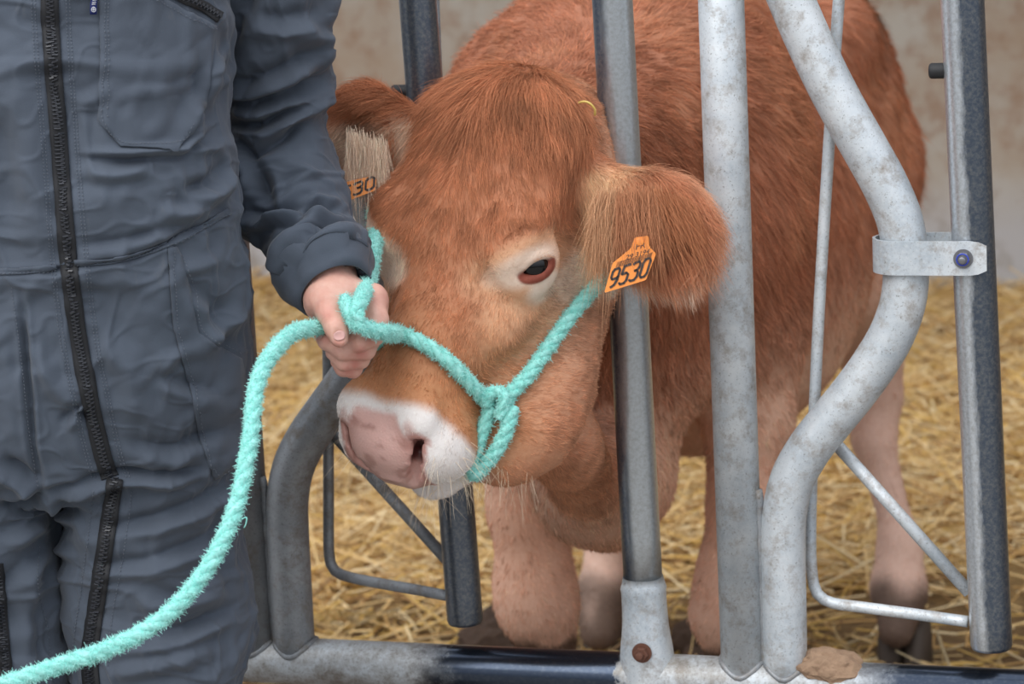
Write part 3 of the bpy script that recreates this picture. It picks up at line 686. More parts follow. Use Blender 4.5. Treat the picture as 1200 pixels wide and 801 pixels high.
# --- ears
def ear(base, tipp, ctr, wid, thick, face, cup, lobe=None):
    base, tipp, ctr = P(*base), P(*tipp), P(*ctr); A = nrm(tipp - base); Nf = nrm(face - A * (face @ A)); B = np.cross(A, Nf)
    L = np.linalg.norm(tipp - base)
    cow.cone(base, base + A * L * 0.35, 0.030, 0.028, k=0.03)
    cow.ell(ctr, (L * 0.42, wid, thick), (A, B, Nf), k=0.025)
    cow.ell(ctr + Nf * cup[0] + B * cup[1] + A * cup[2], (L * 0.33, wid * 0.70, thick * 0.95), (A, B, Nf), k=0.012, mode='s')
    return A, B, Nf
earL = ear((706, 222, 2.90), (850, 284, 2.855), (772, 264, 2.865), 0.058, 0.026, -CF * 0.9 - CU * 0.35, (0.020, 0.0, 0.012))
earR = ear((468, 155, 2.985), (370, 98, 2.975), (428, 150, 2.985), 0.042, 0.018, -CF * 0.85 - CU * 0.3 + CR * 0.25, (0.016, 0.0, -0.004))

CV, CQ = cow.mesh(); del cow
# keep the largest connected shell (drop stray crumbs)
def islands(nv, Q):
    lab = np.arange(nv)
    while True:
        m = lab[Q].min(1); new = lab.copy(); np.minimum.at(new, Q.ravel(), np.repeat(m, 4)); new = new[new]
        if (new == lab).all(): return lab
        lab = new
lab = islands(len(CV), CQ); u_, c_ = np.unique(lab, return_counts=True); big = u_[c_.argmax()]
CQ = CQ[lab[CQ[:, 0]] == big]; CV, CQ = sub(CV, CQ)
CV = relax(CV, CQ, 1, 0.4); CN = normals(CV, CQ)
hl = toH(CV)
onhead = (hl[:, 1] > -0.06) & (hl[:, 2] > -0.25) & (CV[:, 1] < 0.1)
# soft muscle and hide relief on the trunk
amp = np.where(CV[:, 1] > 0.05, 0.010, 0.0015)
CV = CV + CN * (amp * vnoise(CV, 9.0, 2, 2))[:, None]; CN = normals(CV, CQ)
cow_tree = bvh(CV, CQ)

# --- colours of hide and hair by where they grow (pattern of the coat itself)
def lin(r, g_, b): return np.array(srgb(r, g_, b)[:3])
earLc, earRc = P(772, 264, 2.865), P(425, 155, 2.985)
def coat(Q, N, hair=True):
    n = len(Q); h = toH(Q); x, y, z = h[:, 0], h[:, 1], h[:, 2]
    C = np.tile(lin(188, 127, 92), (n, 1))
    def blend(C, col, m): m = np.clip(m, 0, 1)[:, None]; return C * (1 - m) + col * m
    body = ss(-0.02, 0.12, Q[:, 1])
    C = blend(C, lin(182, 122, 92), body)
    C = blend(C, lin(206, 148, 112), 0.5 * ss(0.02, 0.25, vnoise(Q, 7, 8, 2)) * body)
    low = ss(0.86, 0.60, Q[:, 2]) * body
    C = blend(C, lin(230, 190, 164), low * 0.9)
    C = blend(C, lin(228, 196, 172), ss(0.70, 0.46, Q[:, 2]) * ss(0.85, 1.1, Q[:, 1]) * 0.9)
    # shoulder and thigh stay red, soiled thigh darker
    legs = ss(0.62, 0.56, Q[:, 2]) * body
    C = blend(C, lin(222, 176, 150), legs * 0.9)
    C = blend(C, lin(230, 200, 182), legs * ss(0.45, 0.2, Q[:, 2]) * 0.7)
    C = blend(C, lin(230, 196, 178), legs * ss(1.3, 1.4, Q[:, 1]) * 0.8)
    C = blend(C, lin(92, 62, 44), ss(0.02, 0.3, vnoise(Q, 6, 14, 2) + 0.05) * ss(1.35, 1.6, Q[:, 1]) * ss(0.55, 0.7, Q[:, 2]) * 0.7)
    C = blend(C, lin(84, 64, 50), ss(0.17, 0.10, Q[:, 2] + 0.08 * vnoise(Q, 22, 3)) * body * 0.9)
    C = blend(C, lin(74, 52, 38), ss(0.335, 0.315, Q[:, 2] + 0.03 * vnoise(Q, 30, 4)) * ss(0.2, 0.5, Q[:, 1]) * ss(1.0, 0.9, Q[:, 1]) * 0.9)
    # head
    hd = (1 - body)
    C = blend(C, lin(224, 180, 144), hd * ss(0.038, 0.072, np.abs(x)) * ss(-0.018, -0.055, z) * ss(0.34, 0.28, y) * ss(0.10, 0.16, y) * 0.9)
    C = blend(C, lin(222, 178, 148), hd * ss(-0.06, -0.14, z) * 0.9)
    C = blend(C, lin(196, 136, 96), hd * ss(0.21, 0.29, y) * 0.7)
    C = blend(C, lin(202, 144, 98), hd * ss(0.30, 0.335, y) * 0.6)
    # throat and jaw
    C = blend(C, lin(204, 150, 118), hd * ss(-0.10, -0.17, z) * 0.8)
    # pale ring round the eye
    for k, (ec, out, fwt, upt) in enumerate(EYB):
        q = Q - ec; bo = q @ out; a = q @ fwt; b = q @ upt; d = np.sqrt(((a - 0.008) / 0.052) ** 2 + ((b - 0.004) / 0.026) ** 2)
        C = blend(C, lin(216, 168, 132), hd * (np.abs(q @ out) < 0.05) * ss(1.5, 0.9, d))
        C = blend(C, lin(236, 214, 196), hd * ss(1.0 + 0.5 * k, 0.5 + 0.5 * k, d) * 0.9)
        d2 = np.sqrt(((a + 0.005) / 0.020) ** 2 + ((b + 0.028) / 0.014) ** 2); C = blend(C, lin(236, 218, 200), hd * ss(1.6, 0.8, d2))
        rim = (np.abs(bo) < 0.028) * ss(1.18, 1.0, np.sqrt((a / 0.0215) ** 2 + ((b + 0.003) / 0.0125) ** 2)) * ss(0.006, -0.001, b)
        C = blend(C, lin(140, 70, 52), rim)
    # muzzle white with pink nose
    wn = 0.010 * vnoise(Q, 40, 5, 2)
    edge = 0.359 + 0.22 * np.maximum(-z - 0.02, 0) * ss(0.03, 0.06, np.abs(x)) + wn * 0.6
    C = blend(C, lin(238, 232, 228), ss(edge - 0.006, edge + 0.010, y) * ss(-0.162, -0.140, z))
    pk = nose_mask(h)
    C = blend(C, lin(216, 174, 164), pk)
    C = blend(C, lin(170, 112, 100), pk * ss(0.02, 0.05, np.abs(x)) * 0.55)
    C = blend(C, lin(150, 100, 88), pk * ss(0.10, 0.22, vnoise(Q, 60, 6, 2)) * 0.5)
    for s in (-1, 1):
        dn = np.linalg.norm(h - np.array([s * 0.040, 0.398, -0.052]), axis=1); C = blend(C, lin(96, 50, 46), ss(0.018, 0.008, dn))
    # ears
    for (cc, (A, B, Nf), inside) in ((earLc, earL, lin(206, 140, 104)), (earRc, earR, lin(236, 212, 188))):
        q = Q - cc; ea = (np.abs(q @ A) < 0.08) & (np.linalg.norm(q, axis=1) < 0.085)
        inn = ea * ss(0.1, 0.6, N @ Nf) * ss(0.022, 0.004, q @ CU) if cc is earRc else ea * ss(0.1, 0.6, N @ Nf)
        C = blend(C, inside, inn * 0.85)
    q = Q - P(712, 245, 2.90); C = blend(C, lin(232, 198, 158), ss(0.042, 0.018, np.abs(q @ CR)) * ss(0.055, 0.03, np.abs(q @ CU + 0.0)) * ss(0.05, 0.03, np.abs(q @ CF)) * 0.8)
    return C
def nose_mask(h):
    x, y, z = h[:, 0], h[:, 1], h[:, 2]
    a = np.sqrt(((x + 0.003) / 0.056) ** 2 + ((z + 0.060) / 0.056) ** 2)
    m = ss(1.06, 0.94, a) * ss(0.370, 0.378, y) * (z > -0.112)
    for nn_ in NOSTR:
        for p_ in np.vstack([nn_, (nn_[1:] + nn_[:-1]) / 2]): m = np.maximum(m, ss(0.0175, 0.0135, np.linalg.norm(h - p_, axis=1)))
    return m
cw = tag(empty('calf', (-0.04, 0.65, 0)), 'rust-red calf with white muzzle and turquoise halter, head through the feed fence', 'calf')
nm = nose_mask(toH(CV)); CC = coat(CV, CN, False)
body = mesh_np('body', CV, CQ, [M_hide, M_nose], cw)
mi = (nm[CQ].mean(1) > 0.5).astype(np.int32); body.data.polygons.foreach_set('material_index', mi)
set_col(body.data, 'col', CC * 0.85 if False else CC)
# eyes
for k, (ec, out, fwt, upt) in enumerate(EYB):
    c = ec - out * 0.0045 - fwt * 0.002
    bm = bmesh.new(); bmesh.ops.create_uvsphere(bm, u_segments=40, v_segments=24, radius=0.0178)
    V = np.array([v.co[:] for v in bm.verts]) + c; Fq = [[v.index for v in f.verts] for f in bm.faces]; bm.free()
    mesh_np('eyeball', V, Fq, M_eye, cw)
    # wet red lower rim
    pr = [ec + out * (0.0065 - 12 * t * t) + fwt * t - upt * (0.0072 - 17.0 * t ** 2) for t in np.linspace(-0.015, 0.019, 14)]
    mesh_np('eyelid_rim', *tube(pr, np.interp(np.arange(14), [0, 7, 13], [0.0010, 0.0020, 0.0010]), 10), M_lidred, cw)

# hooves: two claws each
for nme, c, s_ in (('f', (kn[0], 0.60, 0.03), 1), ('f', (kl[0], 0.60, 0.03), 1), ('h', onz(1060, 752, 0.03), 1), ('h', onz(710, 748, 0.03), 1)):
    for sd in (-1, 1):
        m = MB(); rings = []
        for z, w_, l_, oy in ((-0.012, 0.024, 0.050, 0), (0.005, 0.025, 0.050, 0), (0.030, 0.024, 0.042, 0.006), (0.055, 0.022, 0.034, 0.014), (0.066, 0.016, 0.024, 0.018)):
            rings.append([(c[0] + sd * 0.023 + w_ * math.cos(t), c[1] + oy + l_ * math.sin(t) * (1 if math.sin(t) > 0 else 1.1), z) for t in np.linspace(0, 2 * math.pi, 20, endpoint=False)])
        V = [p_ for r_ in rings for p_ in r_]; Fq = [(i * 20 + j, i * 20 + (j + 1) % 20, (i + 1) * 20 + (j + 1) % 20, (i + 1) * 20 + j) for i in range(4) for j in range(20)] + [tuple(range(20))[::-1], tuple(80 + j for j in range(20))]
        mesh_np('hoof_claw', V, Fq, M_hoof, cw)
#FUR
# ---------------------------------------------------------------- hair of the calf
def grow(n, weight, seed):
    r = np.random.default_rng(seed)
    A, B, C_, D_ = CV[CQ[:, 0]], CV[CQ[:, 1]], CV[CQ[:, 2]], CV[CQ[:, 3]]
    ar = 0.5 * np.linalg.norm(np.cross(C_ - A, D_ - B), axis=1); w = ar * weight(0.25 * (A + B + C_ + D_), CN[CQ[:, 0]]); w = w / w.sum()
    f = r.choice(len(CQ), n, p=w); u, v = r.random((n, 1)), r.random((n, 1))
    Q = (1 - u) * (1 - v) * A[f] + u * (1 - v) * B[f] + u * v * C_[f] + (1 - u) * v * D_[f]
    N = (1 - u) * (1 - v) * CN[CQ[f, 0]] + u * (1 - v) * CN[CQ[f, 1]] + u * v * CN[CQ[f, 2]] + (1 - u) * v * CN[CQ[f, 3]]
    return Q, N / (np.linalg.norm(N, axis=1)[:, None] + 1e-9), r
def facing(Q, N):
    """the far side of the beast is never looked at: sparser hair there"""
    return np.where((N @ CF) < 0.35, 1.0, 0.15)
def near_ear(Q):
    a = ss(0.095, 0.075, np.linalg.norm(Q - earLc, axis=1)); b = ss(0.085, 0.065, np.linalg.norm(Q - earRc, axis=1))
    h = toH(Q); a = a * (h[:, 0] > 0.085); b = b * (h[:, 0] < -0.06); return a, b
def bare(Q):
    """where no hair grows: nose leather, eye opening"""
    m = 1 - nose_mask(toH(Q))
    for ec, out, fwt, upt in EYB:
        q = Q - ec; m = m * (1 - (np.abs(q @ out) < 0.03) * ss(1.12, 1.0, np.sqrt(((q @ fwt) / 0.021) ** 2 + ((q @ upt + 0.001) / 0.0120) ** 2)))
    return m
def comb(Q, N):
    h = toH(Q); x, y, z = h[:, 0:1], h[:, 1:2], h[:, 2:3]; n = len(Q)
    body = ss(-0.02, 0.14, Q[:, 1:2])
    # face: from a parting below the poll down and outwards
    d = HF[None] * (0.9 + 0 * x) + HR[None] * np.sign(x) * (0.25 + 3.2 * np.abs(x)) * ss(0.33, 0.1, y)
    d = d + HR[None] * 0.35 * vnoise(Q, 16, 5, 2)[:, None] + HF[None] * 0.2 * vnoise(Q, 18, 9, 2)[:, None]
    side = ss(-0.04, -0.10, z); d = d * (1 - side) + side * (HF[None] * 0.2 - HU[None] * 0.8 - HF[None] * 0.5)
    for ec, out, fwt, upt in EYB:
        q = Q - ec; r = np.linalg.norm(q, axis=1)[:, None]; m = ss(0.07, 0.03, r); rad = q / (r + 1e-6) - 0.5 * fwt[None]
        d = d * (1 - m) + rad * m
    db = np.tile(np.array([0.0, 0.55, -0.85]), (n, 1)); db = db + 0.7 * np.stack([vnoise(Q, 5, 21, 2), vnoise(Q, 5, 22, 2), vnoise(Q, 5, 23, 2)], 1)
    up = ss(0.9, 1.1, Q[:, 2:3]); db = db * (1 - 0.5 * up) + up * 0.5 * np.array([[-0.25, 0.9, -0.2]])
    d = d * (1 - body) + db * body
    a, b = near_ear(Q)
    for m, c, (A, B, Nf) in ((a, earLc, earL), (b, earRc, earR)):
        m = m[:, None]; q = Q - c; de = 0.75 * A[None] - 0.55 * CU[None] + 8.0 * (q - (q @ Nf)[:, None] * Nf[None]) * 0.6
        d = d * (1 - m) + m * de / (np.linalg.norm(de, axis=1)[:, None] + 1e-6)
    d = d - N * (d * N).sum(1)[:, None]
    return d / (np.linalg.norm(d, axis=1)[:, None] + 1e-6)
def fur(name, n, weight, seed, length, lift, rad, npts=4, droop=0.25, jitter=0.22, dark=0.0, label=None):
    Q, N, r = grow(n, weight, seed); keep = r.random(len(Q)) < bare(Q); Q, N = Q[keep], N[keep]
    L = length(Q, N) * r.uniform(0.65, 1.25, len(Q)); d = comb(Q, N)
    # locks: neighbouring hairs lean together
    lk = np.stack([vnoise(Q, 130, 31), vnoise(Q, 130, 32), vnoise(Q, 130, 33)], 1) * 1.1 + np.stack([vnoise(Q, 45, 34), vnoise(Q, 45, 35), vnoise(Q, 45, 36)], 1) * 0.8
    dd = d + N * lift(Q)[:, None] + jitter * r.normal(0, 1, Q.shape) + lk * 0.55
    dd /= np.linalg.norm(dd, axis=1)[:, None]
    bend = (d * 0.25 - N * lift(Q)[:, None] * 0.75 + np.array([0, 0, -droop])[None] * (L[:, None] / 0.03))
    C = coat(Q, N) * (1 + 0.30 * r.normal(0, 1, (len(Q), 1)).clip(-1.6, 2.2) * 0.6 + 0.5 * vnoise(Q, 60, 41, 2)[:, None] * (1 + dark))
    C = C.clip(0.01, 0.95); C = C * (1 + 0.12 * r.normal(0, 1, (len(Q), 1)))
    C *= np.array([1.05, 1.0, 0.96])
    o = hair_obj(name, Q - N * 0.0005, dd, L, npts, rad * r.uniform(0.7, 1.2, len(Q)), C.clip(0.005, 0.97), M_hair, cw, bend=bend, tip=0.15)
    return tag(o, label, kind='stuff')
def len_head(Q, N):
    h = toH(Q); y, x, z = h[:, 1], h[:, 0], h[:, 2]; a, b = near_ear(Q)
    L = 0.0055 + 0.0115 * ss(0.26, 0.02, y) * ss(-0.10, -0.02, z) + 0.003 * ss(-0.02, -0.1, z)
    for ec, out, fwt, upt in EYB: L = L * (1 - 0.72 * ss(0.06, 0.03, np.linalg.norm(Q - ec, axis=1)))
    L = L * (1 - 0.45 * ss(0.325, 0.35, y))
    L = np.maximum(L, 0.024 * np.maximum(a, b)); return L
is_head = lambda Q: (Q[:, 1] < 0.08).astype(float)
fur('face_coat', 230000, lambda Q, N: is_head(Q) * facing(Q, N) * (1 - 0.2 * (toH(Q)[:, 2] < -0.12)), 51, len_head, lambda Q: 0.25 + 0.0 * Q[:, 0], 0.00021, label='short rust-red face hair, white at the muzzle')
fur('body_coat', 170000, lambda Q, N: (1 - is_head(Q)) * facing(Q, N) * (1.0 + 1.5 * (Q[:, 1] < 0.75)), 52, lambda Q, N: 0.009 + 0.018 * ss(0.55, 0.9, Q[:, 2]), lambda Q: 0.22 + 0.0 * Q[:, 0], 0.00045, droop=0.12)
# long forelock over the poll
tuft = fur('forelock', 9000, lambda Q, N: is_head(Q) * np.exp(-((toH(Q)[:, 1] - 0.015) / 0.032) ** 2) * (np.abs(toH(Q)[:, 0]) < 0.10) * (toH(Q)[:, 2] > -0.06), 53,
           lambda Q, N: 0.030 + 0.014 * ss(0.03, 0.0, np.abs(toH(Q)[:, 0])), lambda Q: 0.34 + 0 * Q[:, 0], 0.00024, npts=6, droop=0.06, jitter=0.2, dark=0.6)
# long fringe of the ears
def ear_w(Q, N):
    a, b = near_ear(Q); return np.maximum(a, b)
fur('ear_fringe', 16000, ear_w, 54, lambda Q, N: 0.030 + 0.008 * vnoise(Q, 50, 3), lambda Q: 0.35 + 0 * Q[:, 0], 0.00021, npts=6, droop=0.35, jitter=0.2)
def tassel(name, n, c, ax_, r1, dirv, L0, colr, seed, nf=(-CF)):
    r = np.random.default_rng(seed); q = c + ax_[None] * r.uniform(-r1, r1, (n, 1)) + nf[None] * r.normal(0.0, 0.004, (n, 1)) + CU[None] * (r.normal(0, 0.005, (n, 1)) - np.abs(r.normal(0, 0.022, (n, 1))))
    d = dirv[None] + 0.16 * r.normal(0, 1, (n, 3)) + 0.25 * nf[None]; d /= np.linalg.norm(d, axis=1)[:, None]
    L = L0 * r.uniform(0.6, 1.15, n); C = colr[None] * (1 + 0.16 * r.normal(0, 1, (n, 1)))
    return tag(hair_obj(name, q, d, L, 6, 0.00022, C.clip(0.01, 0.95), M_hair, cw, bend=-0.25 * CU[None] - 0.25 * nf[None] + 0 * q, tip=0.15), kind='stuff')
tassel('ear_tassel', 1500, P(712, 226, 2.842), nrm(CR * 0.9 + CU * 0.25), 0.016, nrm(-CU * 1.0 - CR * 0.12), 0.056, lin(206, 158, 120), 61)
tassel('ear_tassel', 1400, P(748, 222, 2.828), nrm(CR * 0.95 + CU * 0.1), 0.024, nrm(-CU * 0.9 + CR * 0.10), 0.052, lin(190, 132, 96), 62)
tassel('ear_tassel', 700, P(790, 226, 2.824), nrm(CR * 0.9 - CU * 0.4), 0.024, nrm(-CU * 0.75 + CR * 0.45), 0.034, lin(190, 126, 88), 63)
tassel('ear_tassel', 1500, P(430, 160, 2.934), nrm(CR * 0.95 - CU * 0.3), 0.024, nrm(-CU * 1.0 + CR * 0.05), 0.030, lin(238, 210, 184), 64)
# eyelashes and whiskers
def strands(name, pts, rad, colr, tip=0.3):
    cu = D.hair_curves.new(name); n = len(pts); k = len(pts[0]); cu.add_curves([k] * n)
    Q = np.array(pts) - parent_loc(cw); cu.attributes['position'].data.foreach_set('vector', Q.astype(np.float32).ravel())
    ra = cu.attributes.get('radius') or cu.attributes.new('radius', 'FLOAT', 'POINT'); ra.data.foreach_set('value', np.tile(rad * np.linspace(1, tip, k), n).astype(np.float32))
    a = cu.attributes.new('col', 'FLOAT_COLOR', 'CURVE'); a.data.foreach_set('color', np.tile(np.r_[colr, 1.0], n).astype(np.float32)); cu.materials.append(M_hair)
    return tag(link(name, cu, cw), kind='stuff')
r = np.random.default_rng(77)
for ec, out, fwt, upt in EYB:
    L_ = []
    for t in np.linspace(-0.019, 0.004, 46):
        p0 = ec + fwt * t + upt * (0.0098 - 20 * (t + 0.001) ** 2) + out * 0.008; d = nrm(out * 1.0 - upt * r.uniform(0.1, 0.55) - fwt * 0.35 + r.normal(0, 0.08, 3)); l = r.uniform(0.008, 0.014)
        L_.append([p0 + d * l * u + upt * 0.25 * l * u * u for u in np.linspace(0, 1, 5)])
    strands('eyelashes', L_, 0.00022, lin(206, 160, 130))
W_ = []
Q, N, rr_ = grow(240, lambda Q, N: is_head(Q) * (toH(Q)[:, 1] > 0.365) * (toH(Q)[:, 2] < -0.045) * (1 - nose_mask(toH(Q))), 78)
for q, n in zip(Q, N):
    if toH(q)[2] > -0.085 and r.random() < 0.55: continue
    d = nrm(n + 0.35 * r.normal(0, 1, 3) - 0.25 * np.array([0, 0, 1]) + 0.2 * HF); l = r.uniform(0.012, 0.042)
    W_.append([q + d * l * u - np.array([0, 0, 0.25 * l * u * u]) for u in np.linspace(0, 1, 6)])
strands('muzzle_whiskers', W_, 0.00020, lin(236, 216, 188))
# ================================================================ the handler
def toP(q):
    q = np.asarray(q, float) - np.array([CAM[0], CAM[1], 0]); return np.stack([q @ R0, q @ F0, q[..., 2]], -1)
def fromP(q):
    q = np.asarray(q, float); return np.array([CAM[0], CAM[1], 0]) + q[..., 0:1] * R0 + q[..., 1:2] * F0 + q[..., 2:3] * np.array([0, 0, 1.0])
PP = lambda x, y, d: toP(P(x, y, d))
def project(Q):
    q = np.asarray(Q) - CAM; d = q @ CF; return 600 + FPX * (q @ CR) / d, 400.5 - FPX * (q @ CU) / d, d
def loft(st, n=2.3):
    st = np.array(st)
    def fn(X, Y, Z):
        ip = lambda k: np.interp(Z, st[:, 0], st[:, k]); xc, hw, yc, hd = ip(1), ip(2), ip(3), ip(4)
        q = ((np.abs(X - xc) / hw) ** n + (np.abs(Y - yc) / hd) ** n) ** (1 / n)
        return np.maximum((q - 1) * np.minimum(hw, hd), np.maximum(st[0, 0] - Z, Z - st[-1, 0]))
    return fn
TORSO = [(0.815, -.470, .165, 2.745, .100), (0.835, -.468, .178, 2.745, .118), (0.88, -.466, .184, 2.742, .132), (0.94, -.463, .184, 2.74, .137), (1.00, -.458, .180, 2.737, .138),
         (1.035, -.453, .172, 2.735, .138), (1.08, -.447, .166, 2.733, .140), (1.15, -.445, .163, 2.735, .138), (1.25, -.447, .166, 2.738, .132), (1.33, -.45, .172, 2.745, .120), (1.39, -.45, .150, 2.758, .095), (1.435, -.45, .085, 2.77, .065)]
suit = Vol(axis([(-0.90, -0.53, 0.009), (-0.53, -0.14, 0.0034)]), axis([(2.53, 2.96, 0.0042)]), axis([(0.10, 0.56, 0.012), (0.56, 1.36, 0.0034), (1.36, 1.48, 0.010)]))
suit.op(loft(TORSO), (-.66, 2.58, .81), (-.27, 2.90, 1.44), 0.02)
# trouser legs: his left one (towards the fence) and his right
LEGL = [(0.86, -.385, .092, 2.745, .11), (0.78, -.386, .088, 2.742, .105), (0.70, -.388, .085, 2.738, .098), (0.64, -.385, .087, 2.735, .096), (0.58, -.398, .080, 2.735, .094), (0.5, -.395, .078, 2.735, .090), (0.3, -.395, .074, 2.745, .085), (0.14, -.395, .076, 2.745, .085)][::-1]
LEGR = [(z, -.575, hw - .004, yc, hd) for z, x, hw, yc, hd in LEGL]
suit.op(loft(LEGL), (-.50, 2.60, .14), (-.27, 2.88, .87), 0.02)
suit.op(loft(LEGR), (-.67, 2.60, .14), (-.44, 2.88, .87), 0.02)
# sleeves
SL = [PP(306, -100, 2.80), PP(318, -10, 2.82), PP(322, 70, 2.84), PP(326, 130, 2.86), PP(334, 195, 2.87), PP(350, 245, 2.855), PP(372, 295, 2.815), PP(388, 328, 2.785)]
suit.chain(SL, [0.066, 0.054, 0.051, 0.044, 0.049, 0.049, 0.042, 0.0375], k=0.02)
suit.cone(PP(300, 205, 2.85), PP(306, 248, 2.845), 0.028, 0.022, k=0.03)
SR = [(-.625, 2.775, 1.375), (-.665, 2.775, 1.22), (-.69, 2.76, 1.08), (-.685, 2.70, .98), (-.665, 2.63, .90)]
suit.chain(SR, [0.066, 0.056, 0.052, 0.046, 0.038], k=0.03)
suit.cone((-.45, 2.765, 1.40), (-.45, 2.765, 1.47), 0.075, 0.070, k=0.03)
# open cuffs, collar and hems
suit.cone(PP(390, 332, 2.780), PP(404, 362, 2.755), 0.0335, 0.0335, k=0.004, mode='s')
suit.cone((-.662, 2.62, .89), (-.655, 2.59, .86), 0.033, 0.033, k=0.004, mode='s')
SVv, SQ = suit.mesh(); del suit
lab = islands(len(SVv), SQ); u_, c_ = np.unique(lab, return_counts=True); SQ = SQ[lab[SQ[:, 0]] == u_[c_.argmax()]]; SVv, SQ = sub(SVv, SQ)
SVv = relax(SVv, SQ, 2, 0.5)
def subdivide(V, Q):
    E = np.sort(np.stack([Q, np.roll(Q, -1, 1)], 2).reshape(-1, 2), 1); key = E[:, 0].astype(np.int64) * len(V) + E[:, 1]; u, idx, inv = np.unique(key, return_index=True, return_inverse=True); inv = inv.reshape(-1, 4)
    ev = (V[E[idx, 0]] + V[E[idx, 1]]) / 2; fv = V[Q].mean(1); n0, n1 = len(V), len(V) + len(ev); c = n1 + np.arange(len(Q))
    V2 = np.vstack([V, ev, fv]); return V2, np.vstack([np.stack([Q[:, k], n0 + inv[:, k], c, n0 + inv[:, k - 1]], 1) for k in range(4)])
SVv, SQ = subdivide(SVv, SQ); SVv = relax(SVv, SQ, 1, 0.5)
SVv = fromP(SVv); SN = normals(SVv, SQ); print('suit verts', len(SVv))
if ((SN @ CF) * (np.linalg.norm(SVv - CAM, axis=1) < 2.7)).sum() > 0: pass
def polydist(x, y, pts):
    """signed distance (in picture pixels) to a polyline and the position along it"""
    best = np.full(len(x), 1e9); sg = np.zeros(len(x)); tt = np.zeros(len(x)); pts = np.array(pts, float); L = np.r_[0, np.cumsum(np.linalg.norm(np.diff(pts, axis=0), axis=1))]
    for i in range(len(pts) - 1):
        a, b = pts[i], pts[i + 1]; ab = b - a; l2 = ab @ ab; t = np.clip(((x - a[0]) * ab[0] + (y - a[1]) * ab[1]) / l2, 0, 1)
        dx, dy = x - a[0] - t * ab[0], y - a[1] - t * ab[1]; d = np.hypot(dx, dy); m = d < best
        best = np.where(m, d, best); sg = np.where(m, np.sign(ab[0] * dy - ab[1] * dx), sg); tt = np.where(m, (L[i] + t * math.sqrt(l2)) / L[-1], tt)
    return best, sg, tt
# the creases of the cloth: (points, width, height in mm, kind) r ridge, v valley, s step
FOLDS = [
    # sleeve
    ([(264, 96), (290, 104), (330, 88), (372, 62)], 13, 9, 's'), ([(270, 122), (300, 126), (345, 112), (388, 92)], 12, 10, 's'), ([(272, 150), (305, 152), (345, 130), (380, 108)], 10, 8, 's'),
    ([(284, 160), (300, 178), (330, 158), (352, 132)], 9, -7, 's'), ([(276, 172), (296, 205), (290, 240)], 10, 7, 'r'), ([(285, 180), (310, 215), (316, 240)], 9, -7, 'v'),
    ([(270, 250), (310, 256), (350, 250), (405, 246)], 9, 8, 's'), ([(300, 268), (335, 262), (372, 238), (420, 252)], 8, -6, 's'), ([(330, 330), (338, 296), (362, 266), (378, 250)], 9, 7, 'r'), ([(346, 340), (352, 306), (378, 272), (410, 262)], 8, -6, 'v'),
    ([(362, 296), (385, 285), (408, 268)], 7, 5, 'r'), ([(300, 20), (330, 30), (370, 16)], 14, 6, 's'), ([(270, 60), (282, 20), (296, -20)], 14, -7, 'v'), ([(340, 40), (372, 50), (388, 80)], 12, 5, 'r'),
    # chest and belly
    ([(250, 60), (238, 110), (215, 160)], 12, 6, 'r'), ([(235, 70), (228, 100), (240, 150)], 9, -4, 'v'), ([(100, 182), (150, 183), (210, 178), (244, 150)], 7, -6, 's'), ([(92, 200), (130, 206), (180, 198)], 9, 4, 'r'),
    ([(205, 225), (240, 222), (264, 190)], 12, 6, 's'), ([(180, 245), (215, 250), (262, 215)], 11, 5, 'r'), ([(90, 292), (140, 286), (200, 268)], 9, 4, 's'), ([(20, 60), (34, 160), (40, 280)], 26, 4, 'r'), ([(0, 120), (8, 200), (12, 290)], 20, -4, 'v'),
    ([(90, 120), (110, 118), (130, 100)], 10, 3, 'r'),
    # waist and hip
    ([(0, 318), (60, 316), (100, 308), (160, 300), (270, 248)], 4, -3, 'v'), ([(110, 390), (150, 430), (160, 500)], 16, 5, 'r'), ([(205, 330), (240, 360), (262, 420)], 16, 5, 's'), ([(232, 400), (262, 385), (285, 360)], 12, 5, 'r'),
    ([(175, 440), (215, 455), (262, 470)], 12, 4, 's'), ([(40, 400), (62, 450), (100, 480)], 14, 5, 'r'), ([(75, 500), (90, 480), (100, 500)], 9, 5, 's'),
    # crotch
    ([(0, 590), (25, 588), (50, 574)], 8, -10, 'v'), ([(0, 535), (25, 552), (50, 574)], 10, 8, 's'), ([(52, 574), (40, 520), (34, 440), (26, 340)], 5, -5, 'v'), ([(52, 576), (100, 566), (140, 556), (200, 556), (240, 548)], 8, 8, 's'),
    ([(58, 582), (72, 600), (100, 612)], 8, 7, 'r'), ([(60, 596), (66, 632), (96, 658)], 9, -7, 's'), ([(2, 640), (24, 622), (46, 612)], 10, 7, 'r'), ([(4, 690), (28, 660), (48, 640)], 10, 5, 's'),
    # thigh and knee
    ([(130, 620), (180, 612), (235, 590), (275, 560)], 12, 7, 's'), ([(120, 665), (170, 660), (230, 640), (270, 615)], 12, 6, 's'), ([(160, 700), (200, 712), (262, 690)], 14, 6, 'r'), ([(150, 755), (210, 745), (272, 716)], 12, 7, 's'),
    ([(130, 790), (190, 776), (250, 760)], 10, 5, 'r'), ([(140, 520), (200, 530), (268, 505)], 13, 5, 's'), ([(66, 640), (80, 700), (78, 760)], 12, -6, 'v'), ([(84, 640), (92, 720), (88, 800)], 10, 4, 'r'), ([(30, 640), (26, 720), (30, 800)], 12, 5, 'r'), ([(245, 560), (262, 620), (270, 700)], 14, -5, 's'),
]
fx, fy, fd = project(SVv); frontm = ss(0.05, 0.35, -(SN @ CF)) if (SN[:, 0] != 9).all() else 1
disp = np.zeros(len(SVv)); arm_side = (fx > 262)
